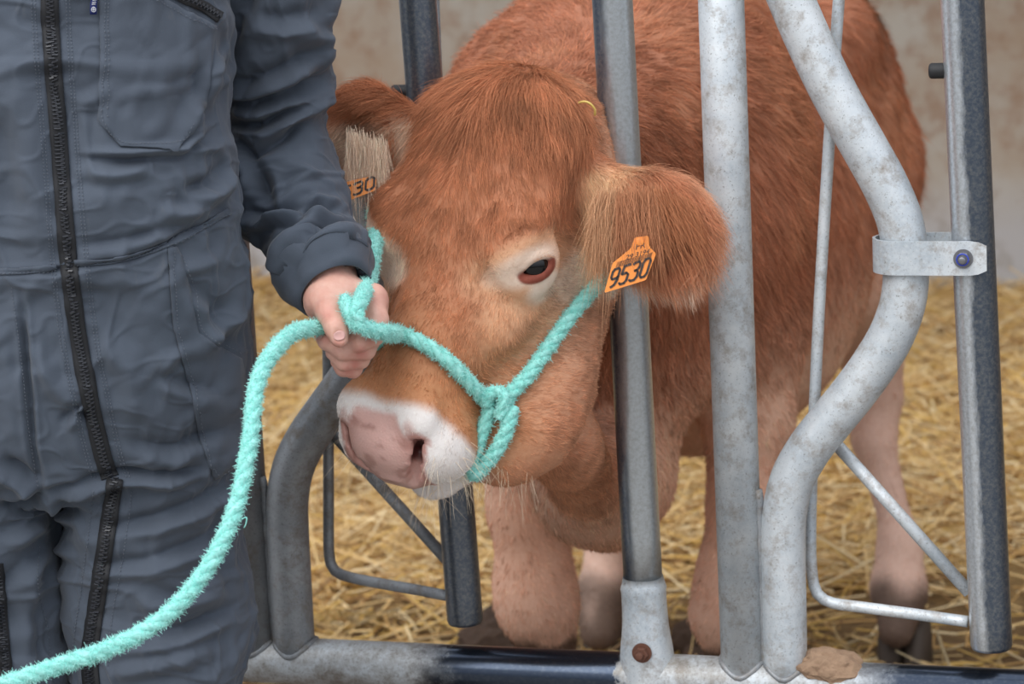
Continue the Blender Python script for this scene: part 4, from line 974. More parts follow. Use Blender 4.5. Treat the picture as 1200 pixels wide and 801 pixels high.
for pts, w, a, kind in FOLDS:
    d, sg, t = polydist(fx, fy, pts); env = np.clip(4 * t, 0, 1) * np.clip(4 * (1 - t), 0, 1) * 0.85 + 0.15
    u = d / (w * 0.85)
    if kind in 'rv': pr = np.exp(-u * u) - 0.35 * np.exp(-((u - 1.8) / 0.9) ** 2)
    else: pr = 1.9 * sg * u * np.exp(-u * u)
    disp += pr * env * abs(a) * (1 if a > 0 else -1) * 0.001 * (1.7 if kind == 's' else 1.8)
wp = SVv + 0.03 * np.stack([vnoise(SVv, 9, 61), vnoise(SVv, 9, 62), vnoise(SVv, 9, 63)], 1)
rn = lambda sc, sd, st: 1 - np.abs(2.6 * vnoise(wp * np.array(st), sc, sd, 1))
disp = disp * frontm + 0.0060 * ss(0.3, 0.95, rn(8, 71, (1, 1, 1.8))) + 0.0040 * ss(0.45, 0.98, rn(15, 74, (0.8, 0.8, 1.6))) + 0.0028 * ss(0.4, 1.0, rn(26, 72, (1.2, 1.2, 0.8))) + 0.0012 * vnoise(SVv, 60, 73, 2) + 0.0034 * ss(0.78, 1.0, rn(9, 75, (0.9, 0.9, 1.7))) + 0.0024 * ss(0.8, 1.0, rn(17, 76, (1.2, 1.2, 1))) + 0.0014 * ss(0.75, 1.0, rn(38, 77, (1, 1, 1.2)))
disp *= 1 - 0.85 * np.exp(-((fx - 392) ** 2 + (fy - 328) ** 2) / 32 ** 2)
SVv = SVv + SN * disp[:, None]; SVv = relax(SVv, SQ, 1, 0.25)
man = tag(empty('person', tuple(fromP(np.array([-.47, 2.74, 0.0])))), 'person in dark grey work coverall standing beside the calf, left hand gripping the turquoise rope', 'person')
suit_o = mesh_np('coverall', SVv, SQ, M_cloth, man); suit_tree = bvh(SVv, SQ); SN = normals(SVv, SQ)
def on_suit(x, y, off=0.001):
    h = hit(suit_tree, x, y, off); return None if h is None else h[0]
def suit_line(px, off=0.001, n=60):
    q = spline([(x, y, 0) for x, y in px], n); out = [on_suit(a[0], a[1], off) for a in q]; return np.array([o for o in out if o is not None])
# --- body: one continuous figure under the clothes, hands and head bare
hx = PP(408, 390, 2.74)
bod = Vol(axis([(-0.86, hx[0] - 0.062, 0.014), (hx[0] - 0.062, hx[0] + 0.055, 0.00165), (hx[0] + 0.055, hx[0] + 0.12, 0.01)]),
          axis([(2.50, hx[1] - 0.055, 0.012), (hx[1] - 0.055, hx[1] + 0.055, 0.00165), (hx[1] + 0.055, 2.98, 0.014)]),
          axis([(0.05, hx[2] - 0.062, 0.016), (hx[2] - 0.062, hx[2] + 0.062, 0.00165), (hx[2] + 0.062, 1.80, 0.012)]))
shr = [(z, x, hw - .026, y, hd - .026) for z, x, hw, y, hd in TORSO]; bod.op(loft(shr), (-.66, 2.58, .77), (-.27, 2.90, 1.44), 0.03)
bod.chain([(-.385, 2.745, .86), (-.39, 2.735, .50), (-.395, 2.745, .12)], [0.066, 0.052, 0.040], k=0.04)
bod.chain([(-.56, 2.745, .86), (-.563, 2.735, .50), (-.563, 2.745, .12)], [0.066, 0.052, 0.040], k=0.04)
bod.chain(SL[:-1] + [PP(382, 322, 2.79)], [0.050, 0.038, 0.036, 0.031, 0.034, 0.034, 0.030, 0.0275], k=0.02)
bod.chain(SR, [0.050, 0.040, 0.036, 0.032, 0.027], k=0.02)
bod.chain([(-.45, 2.775, 1.38), (-.45, 2.76, 1.50)], [0.062, 0.056], k=0.04)                                   # neck
bod.ell((-.45, 2.765, 1.625), (0.076, 0.096, 0.112), k=0.03); bod.ell((-.45, 2.72, 1.565), (0.052, 0.062, 0.055), k=0.03)   # skull, jaw
bod.cone((-.45, 2.672, 1.625), (-.45, 2.650, 1.588), 0.010, 0.016, k=0.015)                                    # nose
for s in (-1, 1):
    bod.ell((-.45 + s * .078, 2.775, 1.61), (0.010, 0.022, 0.034), k=0.01)                                     # ears
    bod.ell((-.45 + s * .033, 2.672, 1.632), (0.017, 0.010, 0.010), k=0.012, mode='s')
    bod.cone((-.45 + s * .015, 2.672, 1.650), (-.45 + s * .050, 2.690, 1.650), 0.008, 0.007, k=0.012)
bod.cone((-.472, 2.660, 1.552), (-.428, 2.660, 1.552), 0.0065, 0.0065, k=0.006)
bod.cone((-.45, 2.765, 1.36), SL[0], .075, .055, k=.03); bod.cone((-.45, 2.765, 1.36), SR[0], .075, .055, k=.03)
# left hand: wrist, thumb and the four fingers closing round the rope
def hand(pts, rad, k=0.006): bod.chain([PP(*p) for p in pts], rad, k)
bod.cone(PP(382, 322, 2.79), PP(390, 345, 2.768), 0.0275, 0.0245, k=0.02)
bod.ell(PP(386, 356, 2.760), (0.024, 0.021, 0.018), (toP(P(1, 0, 3)) - toP(P(0, 0, 3)), (0, 0, 1), (0, 1, 0)), k=0.018)
bod.cone(PP(392, 350, 2.765), PP(436, 350, 2.768), 0.0215, 0.0165, k=0.016)
bod.cone(PP(398, 362, 2.775), PP(436, 368, 2.780), 0.0200, 0.0160, k=0.014)
bod.cone(PP(402, 372, 2.785), PP(430, 386, 2.790), 0.0160, 0.0130, k=0.012)
hand([(376, 352, 2.748), (386, 366, 2.728), (394, 383, 2.712), (398, 397, 2.708)], [0.0150, 0.0118, 0.0105, 0.0088], k=0.010)     # thumb
hand([(437, 350, 2.765), (441, 375, 2.752), (437, 392, 2.742), (421, 400, 2.734), (404, 402, 2.738)], [0.0125, 0.0118, 0.0108, 0.0098, 0.0085], k=0.007)   # index
hand([(438, 366, 2.780), (437, 392, 2.768), (428, 410, 2.752), (402, 411, 2.738), (383, 400, 2.738), (378, 395, 2.742)], [0.0120, 0.0110, 0.0104, 0.0096, 0.0088, 0.0078], k=0.0035)  # middle
hand([(432, 384, 2.792), (430, 406, 2.780), (422, 421, 2.766), (403, 424, 2.752), (390, 413, 2.752)], [0.0112, 0.0102, 0.0096, 0.0090, 0.0078], k=0.0032)   # ring
hand([(424, 396, 2.798), (420, 420, 2.788), (414, 433, 2.778), (402, 432, 2.768), (395, 424, 2.766)], [0.0100, 0.0092, 0.0086, 0.0080, 0.0070], k=0.0032)    # little
bod.ell(PP(398, 392, 2.6985), (0.0062, 0.0030, 0.0075), (R0 @ np.array([[1, 0, 0], [0, 1, 0], [0, 0, 1]]) * 0 + np.array([1, 0, -0.2]), (0, 1, 0), (0.2, 0, 1)), k=0.002, mode='s')
# right hand, fist round the free end of the rope
RH = np.array([-.655, 2.60, .845])
bod.chain([SR[-1], RH + [0, 0, .02], RH], [0.027, 0.026, 0.030], k=0.015)
for i in range(4):
    o_ = np.array([0.0, 0.0, -0.021 * i + 0.005]); bod.chain([RH + o_ + [-.028, 0, 0], RH + o_ + [-.030, -.030, 0], RH + o_ + [.004, -.040, 0], RH + o_ + [.014, -.018, 0]], [0.0105, 0.0105, 0.0095, 0.0085], k=0.004)
bod.chain([RH + [.02, 0, .01], RH + [.03, -.03, -.01], RH + [.012, -.048, -.022]], [0.014, 0.011, 0.009], k=0.006)
BV, BQ = bod.mesh(); del bod
lab = islands(len(BV), BQ); u_, c_ = np.unique(lab, return_counts=True); BQ = BQ[lab[BQ[:, 0]] == u_[c_.argmax()]]; BV, BQ = sub(BV, BQ)
BV = relax(BV, BQ, 1, 0.4); BV = fromP(BV); BN = normals(BV, BQ)
hf = np.linalg.norm(BV - P(408, 390, 2.74), axis=1) < 0.08
BV = BV + BN * (hf * (0.0005 * vnoise(BV, 260, 3, 2)))[:, None]
bo_ = mesh_np('body', BV, BQ, M_skin, man)
bx, by, bd = project(BV); red = np.zeros(len(BV))
for (x, y, r_, a_) in ((441, 352, 10, .5), (434, 398, 9, .7), (424, 414, 9, .8), (416, 428, 8, .8), (396, 402, 9, .45), (384, 366, 9, .35), (380, 396, 8, .6), (408, 434, 10, .7)): red = np.maximum(red, a_ * np.exp(-((bx - x) ** 2 + (by - y) ** 2) / r_ ** 2))
red = np.where(hf, red, 0.2); set_col(bo_.data, 'red', np.stack([red] * 3, 1))
body_tree = bvh(BV, BQ)
def nail(x, y, w, h_, ang):
    ca, sa = math.cos(ang), math.sin(ang); V, Fq = [], []; n = 9
    for i in range(n):
        for j in range(n):
            u, v = -1 + 2 * i / (n - 1), -1 + 2 * j / (n - 1); k_ = math.sqrt(max(0, 1 - 0.5 * v * v)); l_ = math.sqrt(max(0, 1 - 0.5 * u * u)); u2, v2 = u * k_ * w, v * l_ * h_
            hh = hit(body_tree, x + u2 * ca - v2 * sa, y + u2 * sa + v2 * ca, 0.0009)
            if hh is None: return
            V.append(hh[0])
    for i in range(n - 1):
        for j in range(n - 1): Fq.append((i * n + j, (i + 1) * n + j, (i + 1) * n + j + 1, i * n + j + 1))
    o = mesh_np('fingernail', V, Fq, M_nail, man); m_ = o.modifiers.new('thick', 'SOLIDIFY'); m_.thickness = 0.0007
nail(397.5, 393, 7.0, 6.0, -0.15)
nail(375.5, 393, 3.2, 4.6, 0.25)
# hair, boots
bm = bmesh.new(); bmesh.ops.create_uvsphere(bm, u_segments=40, v_segments=24, radius=1.0)
V = np.array([v.co[:] for v in bm.verts]); Fq = [[v.index for v in f.verts] for f in bm.faces]; bm.free()
V2 = V * np.array([0.084, 0.102, 0.112]) * (1 + 0.03 * vnoise(V, 6, 2, 2))[:, None] + np.array([-.45, 2.775, 1.64]); 
keep = [f for f in Fq if V2[f].mean(0)[2] > 1.635 + 0.5 * max(0, 2.74 - V2[f].mean(0)[1])]
mesh_np('hair', fromP(V2), keep, plain('brown_hair', srgb(70, 52, 38), 0.7), man)
for cx in (-.395, -.563):
    B_ = Vol(axis([(cx - .08, cx + .08, .006)]), axis([(2.52, 2.88, .007)]), axis([(-.02, .30, .007)]))
    B_.cone((cx, 2.75, .08), (cx, 2.75, .26), .055, .062, k=.03); B_.ell((cx, 2.69, .035), (.048, .135, .05), k=.04); B_.cone((cx, 2.79, .04), (cx, 2.74, .06), .045, .05, k=.03)
    B_.op(lambda X, Y, Z: -Z + 0 * X + 0 * Y - 0.012, (cx - .1, 2.5, -.1), (cx + .1, 2.9, .4), 0.004, 's') if False else None
    V, Q_ = B_.mesh(); V[:, 2] = np.maximum(V[:, 2], -0.010); mesh_np('boot', fromP(V), Q_, M_boot, man)

# --- sewn details of the coverall
def ribbon(px, w, mat, name, parent, off=0.0012, n=90, thick=0.0012, wpx=None):
    c = spline([(x, y, 0) for x, y in px], n)[:, :2]; t = np.gradient(c, axis=0); t /= np.linalg.norm(t, axis=1)[:, None]; nn = np.stack([-t[:, 1], t[:, 0]], 1)
    V = []; rows = 0; ks = np.linspace(-1, 1, 5)
    for p_, m_ in zip(c, nn):
        row = [on_suit(*(p_ + m_ * w * k), off) for k in ks]
        if any(r_ is None for r_ in row): continue
        V += row; rows += 1
    Fq = [(i * 5 + j, (i + 1) * 5 + j, (i + 1) * 5 + j + 1, i * 5 + j + 1) for i in range(rows - 1) for j in range(4)]
    o = mesh_np(name, V, Fq, mat, parent); m_ = o.modifiers.new('thick', 'SOLIDIFY'); m_.thickness = thick; m_.offset = 0; return o
def stitches(px, parent, off=0.0012, step=4.2, r_=0.0004, name='stitching', mat=None):
    n = int(sum(math.dist(px[i], px[i + 1]) for i in range(len(px) - 1)) / step); c = spline([(x, y, 0) for x, y in px], max(n, 3) * 2)[:, :2]; m = MB()
    for i in range(0, len(c) - 1, 2):
        a_, b_ = on_suit(*c[i], off), on_suit(*(c[i] + (c[i + 1] - c[i]) * 0.85), off)
        if a_ is None or b_ is None or np.linalg.norm(a_ - b_) > 0.02: continue
        m.add(*tube([a_, b_], r_, 5))
    return tag(m.build(name, mat or M_stitch, parent), kind='stuff')
def zipper(px, w, parent, name='zip'):
    tape = ribbon(px, w, M_zip, name, parent, 0.0016)
    c = spline([(x, y, 0) for x, y in px], int(sum(math.dist(px[i], px[i + 1]) for i in range(len(px) - 1)) / 2.3))[:, :2]; t = np.gradient(c, axis=0); t /= np.linalg.norm(t, axis=1)[:, None]; nn = np.stack([-t[:, 1], t[:, 0]], 1); m = MB()
    for i, (p_, m_, t_) in enumerate(zip(c, nn, t)):
        s = 1 if i % 2 else -1; a_ = on_suit(*(p_ + m_ * s * w * 0.42), 0.0030); b_ = on_suit(*(p_ - m_ * s * w * 0.10), 0.0032)
        if a_ is None or b_ is None or np.linalg.norm(a_ - b_) > 0.03: continue
        u = nrm(b_ - a_); q = on_suit(*(p_ + t_ * 2), 0.003)
        v = nrm(q - 0.5 * (a_ + b_)) if q is not None else CU; m.add(*box((a_ + b_) / 2, (u, v, np.cross(u, v)), (np.linalg.norm(b_ - a_) / 2, 0.00085, 0.0011)))
    tag(m.build('zip_teeth', M_teeth, tape, smooth=False), kind='stuff'); return tape
ZP = [(58, -30), (59, 20), (63, 90), (68, 150), (74, 230), (80, 300), (88, 370), (98, 430), (110, 490), (121, 535), (129, 560)]
zipper(ZP, 10.5, suit_o)
zipper([(135, 562), (131, 590), (126, 625), (120, 665), (115, 700), (109, 740), (106, 770), (108, 800), (112, 840)], 9.5, suit_o)
zipper([(180, -22), (212, -4), (238, 8), (257, 21)], 6.5, suit_o)
zipper([(-6, 660), (0, 720), (4, 770), (10, 815)], 9, suit_o)
for dx in (-17, 19, -21, 23): stitches([(x + dx, y) for x, y in ZP], suit_o)
stitches([(110, 575), (104, 625), (97, 680), (88, 740), (84, 800)], suit_o); stitches([(154, 575), (149, 620), (141, 670), (132, 720), (126, 780)], suit_o)
from mathutils.geometry import delaunay_2d_cdt
def patch(poly, name, off, mat, parent, step=5.0, thick=0.0016):
    B2 = []
    for i in range(len(poly)):
        a_, b_ = np.array(poly[i], float), np.array(poly[(i + 1) % len(poly)], float); n = max(1, int(np.linalg.norm(b_ - a_) / step))
        B2 += [tuple(a_ + (b_ - a_) * k / n) for k in range(n)]
    nb = len(B2); A = np.array(B2); pts = [Vector(p_) for p_ in B2]
    for x in np.arange(A[:, 0].min() + step / 2, A[:, 0].max(), step):
        for y in np.arange(A[:, 1].min() + step / 2, A[:, 1].max(), step):
            if min(math.hypot(x - p_[0], y - p_[1]) for p_ in B2) > step * 0.6: pts.append(Vector((x, y)))
    vs, es, fs, *_ = delaunay_2d_cdt(pts, [], [list(range(nb))], 1, 0.01)
    P3 = [on_suit(v[0], v[1], off) for v in vs]
    fs = [f for f in fs if all(P3[i] is not None for i in f)]
    P3 = [p_ if p_ is not None else (0, 0, 0) for p_ in P3]; used = sorted({i for f in fs for i in f}); ix = {k: i for i, k in enumerate(used)}
    o = mesh_np(name, [P3[k] for k in used], [[ix[i] for i in f] for f in fs], mat, parent); m_ = o.modifiers.new('thick', 'SOLIDIFY'); m_.thickness = thick; m_.offset = 0; return o
pk_ = patch([(116, -14), (117, 60), (116, 142), (141, 173), (208, 176), (233, 146), (246, 100), (250, 40), (252, 30), (228, 18), (196, 0), (176, -14)], 'chest_pocket', 0.0022, M_cloth, suit_o)
stitches([(122, -14), (123, 60), (122, 140), (143, 167), (206, 170), (226, 146)], pk_, 0.0042); stitches([(126, -14), (127, 60), (126, 138)], pk_, 0.0042)
stitches([(252, 34), (226, 24), (196, 8), (170, -8)], pk_, 0.0042)
lb = patch([(105, -8), (112.5, -8), (112.5, 15), (105, 15)], 'woven_label', 0.0050, M_label_blue, suit_o, 3.0, 0.0009)
mk = MB(); cc_ = [on_suit(108.8 + 2.3 * math.cos(t), 9.5 + 2.5 * math.sin(t), 0.0058) for t in np.linspace(0, 2 * math.pi, 17)]
if all(c is not None for c in cc_): mk.add(*tube(cc_, 0.00042, 5, False)); mk.add(*tube([on_suit(108.8, 12, 0.0058), on_suit(108.8, 7, 0.0058)], 0.0004, 5)); mk.add(*tube([on_suit(106.8, 9.5, 0.0058), on_suit(111, 9.5, 0.0058)], 0.0004, 5))
for yy in (4, 1, -2): mk.add(*tube([on_suit(106.6, yy, 0.0058), on_suit(110.8, yy, 0.0058)], 0.0005, 5))
mk.build('label_mark', M_white, lb)
# waistband: a raised strip seam
ribbon([(-30, 318), (20, 318), (66, 314)], 4.0, M_cloth, 'waist_seam', suit_o, 0.0016); ribbon([(88, 309), (130, 306), (170, 296), (220, 275), (268, 247)], 4.0, M_cloth, 'waist_seam', suit_o, 0.0016)
stitches([(-30, 321), (20, 321), (66, 317)], suit_o, 0.0026); stitches([(92, 312), (130, 309), (172, 299), (222, 278), (268, 250)], suit_o, 0.0026)
# side pocket seams
patch([(196, 292), (199, 340), (202, 380), (212, 420), (226, 470), (232, 510), (251, 561), (280, 544), (286, 500), (286, 440), (282, 420), (262, 410), (232, 388), (222, 340), (212, 300), (206, 288)], 'side_pocket', 0.0016, M_cloth, suit_o, 5.0, 0.0012)
stitches([(201, 294), (204, 340), (207, 380), (217, 420), (231, 470), (237, 508), (253, 554), (276, 541)], suit_o, 0.0034)
stitches([(212, 300), (226, 335), (236, 384), (262, 404), (280, 414)], suit_o, 0.0030)
stitches([(14, 336), (24, 420), (32, 500), (44, 570)], suit_o); stitches([(46, 640), (44, 690), (56, 740), (58, 790)], suit_o)
# cuff band and tab
def wrap(c0, c1, r0, r1, name, parent, mat=M_cloth, thick=0.0022, arc=(0, 2 * math.pi), n=60, lift=0.0012):
    a_, b_ = np.array(c0), np.array(c1); T = nrm(b_ - a_); s_ = nrm(np.cross(T, CF)); t_ = np.cross(T, s_); V = []; ks = np.linspace(0, 1, 5)
    an = np.linspace(arc[0], arc[1], n)
    for k in ks:
        for t in an:
            r_ = r0 + (r1 - r0) * k; dr = math.cos(t) * s_ + math.sin(t) * t_; c_ = a_ + (b_ - a_) * k
            rs_ = []
            for dk in (-0.25, 0.0, 0.25):
                for dt in (-0.12, 0.0, 0.12):
                    d2 = math.cos(t + dt) * s_ + math.sin(t + dt) * t_; c2 = c_ + (b_ - a_) * dk * 0.5; h_ = suit_tree.ray_cast(Vector(c2 + d2 * 0.075), Vector(-d2))
                    if h_[0] is not None and 0.075 - h_[3] > r_ * 0.8: rs_.append(0.075 - h_[3])
            if rs_: r_ = max(max(rs_) * 0.7 + np.mean(rs_) * 0.3, min(rs_)) + lift
            V.append(a_ + (b_ - a_) * k + r_ * (math.cos(t) * s_ * 1.0 + math.sin(t) * t_))
    Fq = [(i * n + j, i * n + j + 1, (i + 1) * n + j + 1, (i + 1) * n + j) for i in range(4) for j in range(n - 1)]
    o = mesh_np(name, V, Fq, mat, parent); m_ = o.modifiers.new('thick', 'SOLIDIFY'); m_.thickness = thick; m_.offset = 0; return o
wrap(P(382, 317, 2.793), P(394, 343, 2.770), 0.0425, 0.0380, 'cuff', suit_o)
wrap(P(378, 306, 2.803), P(385, 322, 2.790), 0.0430, 0.0420, 'cuff_tab', suit_o, lift=0.0030, arc=(math.pi * 0.08, math.pi * 0.80))
# ================================================================ rope halter
def on_head(x, y, off=0.0075):
    h = hit(cow_tree, x, y, off); return h[0]
halter = tag(empty('rope_halter', tuple(P(418, 375, 2.70))), 'fuzzy turquoise rope halter and lead knotted round the calf head, held by the hand', 'rope')
HAIRQ = []
def rope(name, pts, R=0.0086, parent=halter, fuzz=1.0, seed=1, n=None):
    pts = np.array(pts, float); L = np.linalg.norm(np.diff(pts, axis=0), axis=1).sum(); n = max(20, int(L / 0.0025)); C = spline(pts, n); T, N, B = frames(C)
    s = np.r_[0, np.cumsum(np.linalg.norm(np.diff(C, axis=0), axis=1))]; m = MB(); pitch = 0.046
    for k in range(3):
        a = 2 * math.pi * (s / pitch) + k * 2 * math.pi / 3; q = C + 0.40 * R * (np.cos(a)[:, None] * N + np.sin(a)[:, None] * B); m.add(*tube(q, R * 0.60, 10))
    o = m.build(name, M_rope, parent)
    r = np.random.default_rng(seed + 900); nh = int(L * 42000 * fuzz); i = r.integers(0, n - 1, nh); t = r.random(nh)[:, None]; c = C[i] * (1 - t) + C[i + 1] * t
    k = r.integers(0, 3, nh); a0 = 2 * math.pi * (s[i] / pitch) + k * 2 * math.pi / 3; sc = c + 0.4 * R * (np.cos(a0)[:, None] * N[i] + np.sin(a0)[:, None] * B[i])
    b = r.uniform(0, 2 * math.pi, nh); rad = np.cos(b)[:, None] * N[i] + np.sin(b)[:, None] * B[i]
    ok = (rad * (sc - c)).sum(1) > -0.25 * R; sc, rad, i = sc[ok], rad[ok], i[ok]; nh = len(sc)
    root = sc + rad * R * 0.56; d = rad * 0.8 + 0.55 * r.normal(0, 1, (nh, 3)) + 0.3 * T[i] * r.choice([-1, 1], (nh, 1)); d /= np.linalg.norm(d, axis=1)[:, None]
    Cc = np.array(srgb(176, 238, 230)[:3]) * r.uniform(0.75, 1.12, (nh, 1)); ln = r.uniform(0.0012, 0.0032, nh)
    tag(hair_obj('rope_fuzz', root, d, ln, 3, 0.00026, Cc.clip(0, 0.95), M_fuzz, o, bend=0.5 * r.normal(0, 1, (nh, 3)), tip=0.6), kind='stuff')
    return o
lead = rope('lead_rope', [tuple(fromP(RH + np.array([0.005, -0.022, -0.03]))), tuple(fromP(RH + np.array([0.0, -0.06, -0.16]))), P(-70, 826, 2.43), P(-10, 806, 2.44), P(70, 779, 2.455), P(140, 754, 2.47), P(200, 716, 2.485), P(246, 660, 2.50), P(276, 595, 2.52), P(292, 520, 2.545), P(300, 455, 2.575), P(316, 418, 2.61), P(342, 391, 2.67), P(366, 384, 2.722), P(390, 383, 2.742), P(406, 376, 2.728)], 0.0080, seed=1)
nb = [P(408, 366, 2.712), P(417, 378, 2.702), P(434, 386, 2.712), P(450, 389, 2.732), P(460, 391, 2.772)] + [on_head(x, y) for x, y in ((470, 394), (492, 402), (520, 422), (545, 449), (562, 468))] + [on_head(578, 477, 0.012)]
rope('noseband', nb, 0.0080, seed=2)
ck = [on_head(588, 488, 0.010), on_head(600, 464, 0.011)] + [on_head(x, y, 0.0080) for x, y in ((618, 442), (645, 400), (668, 366), (688, 340), (701, 322))] + [P(710, 300, 2.885), H(0.098, 0.06, -0.095), H(0.078, 0.015, -0.065), H(0.05, -0.018, -0.048), H(0, -0.030, -0.042), H(-0.05, -0.018, -0.050), H(-0.085, 0.01, -0.075), H(-0.090, 0.05, -0.095), P(446, 235, 2.97), P(441, 268, 2.925), P(438, 292, 2.875), P(434, 318, 2.83), P(427, 342, 2.745), P(420, 358, 2.708), P(414, 372, 2.700)]
rope('cheek_rope', ck, 0.0080, seed=3)
c1 = [on_head(575, 478, 0.010), on_head(570, 500, 0.009), on_head(562, 525, 0.009), on_head(553, 545, 0.009)]
c2 = [on_head(602, 478, 0.012), on_head(597, 500, 0.011), on_head(585, 522, 0.010), on_head(570, 538, 0.010), on_head(558, 548, 0.009)]
un = [H(0.045, 0.330, -0.186), H(0.015, 0.330, -0.186), H(-0.03, 0.325, -0.180), H(-0.066, 0.315, -0.14), H(-0.072, 0.300, -0.09), P(432, 384, 2.80)]
rope('chin_loop', c1 + un, 0.0072, seed=4)
rope('chin_loop', c2 + [H(0.050, 0.318, -0.192)], 0.0080, seed=5)
k0 = np.array(on_head(588, 474, 0.014))
rope('knot', [k0 + CR * -0.016 + CU * -0.002, k0 + CR * -0.010 + CU * 0.010 - CF * 0.004, k0 + CR * 0.002 + CU * 0.012 - CF * 0.006, k0 + CR * 0.006 - CF * 0.007, k0 + CR * 0.000 - CU * 0.016 - CF * 0.002], 0.0068, seed=6)
rope('knot', [P(405, 350, 2.720), P(407, 360, 2.706), P(414, 371, 2.699), P(425, 373, 2.702)], 0.0070, seed=7)
m = MB(); q = spline([P(283, 608, 2.515), P(289, 606, 2.51), P(288, 614, 2.512), P(286, 618, 2.515)], 14); m.add(*tube(q, 0.0006, 6)); m.build('loose_thread', M_rope, lead)

# ================================================================ ear tags
def text_mesh(s, quad, depthoff, mat, parent, name):
    """lettering laid into the parallelogram bl, br, tl (world points)"""
    cu = D.curves.new('t', 'FONT'); cu.body = s; o = D.objects.new('t', cu); COL.objects.link(o); dg = bpy.context.evaluated_depsgraph_get(); me = D.meshes.new_from_object(o.evaluated_get(dg))
    V = np.array([v.co[:] for v in me.vertices]); Fq = [list(p_.vertices) for p_ in me.polygons]; D.objects.remove(o); D.curves.remove(cu); D.meshes.remove(me)
    u = (V[:, 0] - V[:, 0].min()) / np.ptp(V[:, 0]); v = (V[:, 1] - V[:, 1].min()) / np.ptp(V[:, 1]); bl, br, tl = [np.asarray(z) for z in quad]
    W_ = bl + u[:, None] * (br - bl) + v[:, None] * (tl - bl) - CF * depthoff
    ob = mesh_np(name, W_, Fq, mat, parent, smooth=False); md = ob.modifiers.new('bold', 'SOLIDIFY'); md.thickness = 0.0003; return ob
def strokes(segs, bl, br, tl, w, off, mat, parent, name):
    m = MB(); bl, br, tl = np.asarray(bl), np.asarray(br), np.asarray(tl); X, Y = br - bl, tl - bl
    for poly in segs:
        q = [bl + X * a + Y * b - CF * off for a, b in poly]
        for i in range(len(q) - 1):
            t = nrm(q[i + 1] - q[i]); s_ = nrm(np.cross(t, CF)); c = (q[i] + q[i + 1]) / 2; m.add(*box(c, (t, s_, CF), (np.linalg.norm(q[i + 1] - q[i]) / 2 + w * 0.35, w, 0.0002)))
    return m.build(name, mat, parent, smooth=False)
def digit(ch, x0, w):
    S = {'9': [(1, .55), (.85, .45), (.2, .45), (0, .58), (0, .88), (.2, 1), (.8, 1), (1, .88), (1, .35), (.75, .08), (.3, 0)], '5': [(1, 1), (.12, 1), (.05, .56), (.7, .58), (1, .46), (1, .14), (.75, 0), (.2, 0), (0, .12)],
         '3': [(0, .92), (.25, 1), (.8, 1), (1, .86), (1, .66), (.75, .53), (.4, .53), (.75, .53), (1, .40), (1, .14), (.75, 0), (.2, 0), (0, .1)], '0': [(.25, 0), (0, .15), (0, .85), (.25, 1), (.75, 1), (1, .85), (1, .15), (.75, 0), (.25, 0)]}[ch]
    return [(x0 + a * w, b) for a, b in S]
def plate(poly, d, parent, name, th=0.0016, rnd=3):
    q = []; n = len(poly)
    for i in range(n):
        a_, b_, c_ = [np.array(poly[j % n], float) for j in (i - 1, i, i + 1)]; r_ = 2.2
        p0 = b_ + (a_ - b_) / np.linalg.norm(a_ - b_) * r_; p1 = b_ + (c_ - b_) / np.linalg.norm(c_ - b_) * r_
        for t in np.linspace(0, 1, rnd + 1): q.append((1 - t) ** 2 * p0 + 2 * t * (1 - t) * b_ + t * t * p1)
    F_ = [P(x, y, d) for x, y in q]; B_ = [P(x, y, d + th) for x, y in q]; k = len(q)
    return mesh_np(name, F_ + B_, [tuple(range(k)), tuple(range(k, 2 * k))[::-1]] + [(i, i + k, (i + 1) % k + k, (i + 1) % k) for i in range(k)], M_tag, parent, smooth=False)
TD = 2.815
tg = tag(empty('ear_tag', tuple(P(740, 315, TD))), 'orange plastic ear tag reading 9530 hanging from the ear at right', 'ear tag')
plate([(708, 343), (757, 328), (769, 297), (761, 289), (760, 276), (744, 278), (739, 291), (718, 308)], TD, tg, 'tag_plate')
segs = []; [segs.append(digit(c, 0.27 * i, 0.19)) for i, c in enumerate('9530')]
q4 = (P(712.5, 337.5, TD), P(757, 323, TD), P(719, 316, TD))
strokes(segs, *q4, 0.00118, 0.0006, M_ink, tg, 'tag_number')
text_mesh('29 3194', (P(733, 304.5, TD), P(760.5, 296.5, TD), P(734.5, 298.8, TD)), 0.0004, M_ink, tg, 'tag_small_print')
text_mesh('FR', (P(745, 292.5, TD), P(756, 289.5, TD), P(746, 286, TD)), 0.0004, M_ink, tg, 'tag_country_code')
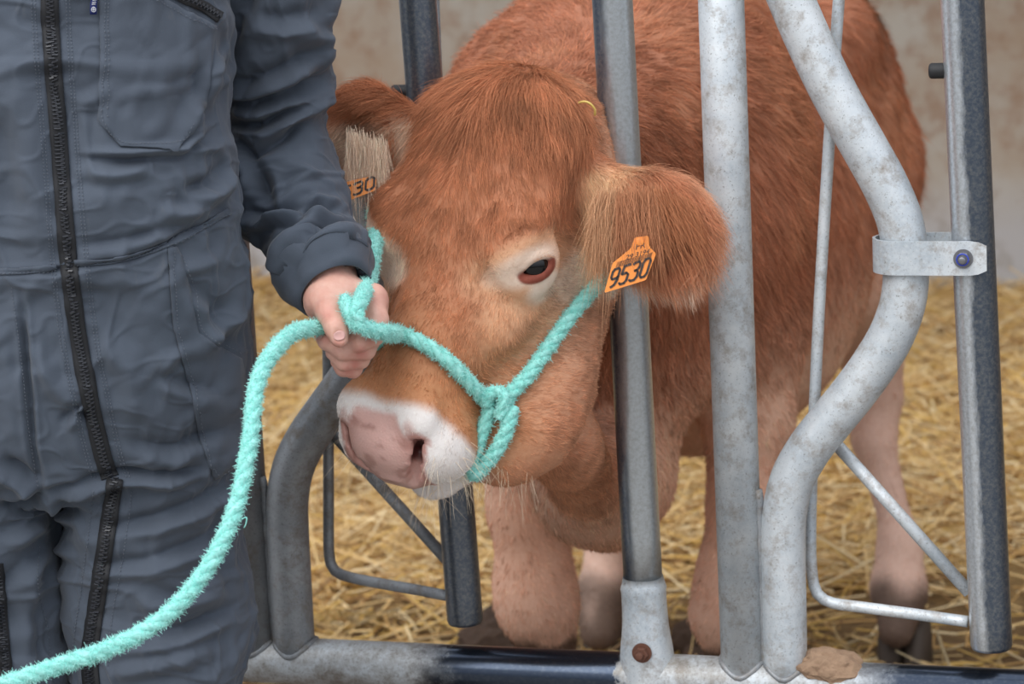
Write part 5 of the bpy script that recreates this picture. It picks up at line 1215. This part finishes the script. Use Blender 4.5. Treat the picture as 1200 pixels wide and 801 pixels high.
m = MB(); r = random.Random(4); u = 0.0; bl, br, tl = P(721.5, 313.5, TD), P(763.5, 302, TD), P(724, 306.5, TD)
while u < 0.97:
    w = r.choice((0.006, 0.010, 0.016)); a_ = bl + (br - bl) * (u + w / 2) + (tl - bl) * 0.5 - CF * 0.0004; m.add(*box(a_, (br - bl, tl - bl, CF), (np.linalg.norm(br - bl) * w / 2, np.linalg.norm(tl - bl) / 2, 0.00015))); u += w + r.choice((0.012, 0.018, 0.028))
m.build('barcode', M_ink, tg, smooth=False)
pin = P(750, 283, TD - 0.001); mesh_np('tag_pin', *cyl(pin, pin + CF * 0.012, 0.0045, 20, 0.001), M_tag, tg)
TD2 = 2.926
tg2 = tag(empty('ear_tag', tuple(P(420, 225, TD2))), 'orange ear tag half hidden by the grey sleeve, digits 30 showing', 'ear tag')
plate([(380, 246), (440, 223), (441, 209), (432, 207), (418, 210), (396, 216), (380, 222)], TD2, tg2, 'tag_plate')
segs = []; [segs.append(digit(c, 0.27 * i, 0.19)) for i, c in enumerate('9530')]
strokes(segs, P(386, 239.5, TD2), P(438, 220, TD2), P(387, 226, TD2), 0.00118, 0.0006, M_ink, tg2, 'tag_number')
pin = P(420, 214, TD2 + 0.002); mesh_np('tag_pin', *cyl(pin, pin + CF * 0.012, 0.0045, 20, 0.001), M_tag, tg2)

# ================================================================ loose stalks that can be told apart
def stalk(pts, r_, label, n=14):
    q = spline(pts, n); o = tag(empty('straw_stalk', tuple(q[0])), label, 'straw'); mesh_np('stem', *tube(q, r_, 8), M_stalk, o); return o
M = Mat('single_straw'); M.base(M.mix(M.noise(200, 3), srgb(196, 160, 70), srgb(228, 204, 120))); M.set(Roughness=0.45); M_stalk = M.m
stalk([P(677, 121, 2.875), P(684, 119, 2.87), P(691, 121, 2.868), P(697, 128, 2.87), P(697, 135, 2.875)], 0.0013, 'thin yellow straw curled in the hair behind the calf poll')
b0 = onz(809, 742, 0.05); b1 = onz(845, 762, 0.045); stalk([b0, (b0 + b1) / 2 + [0, 0, .004], b1], 0.0028, 'bright yellow straw stalk lying by the calf foot, left of the upright tubes')
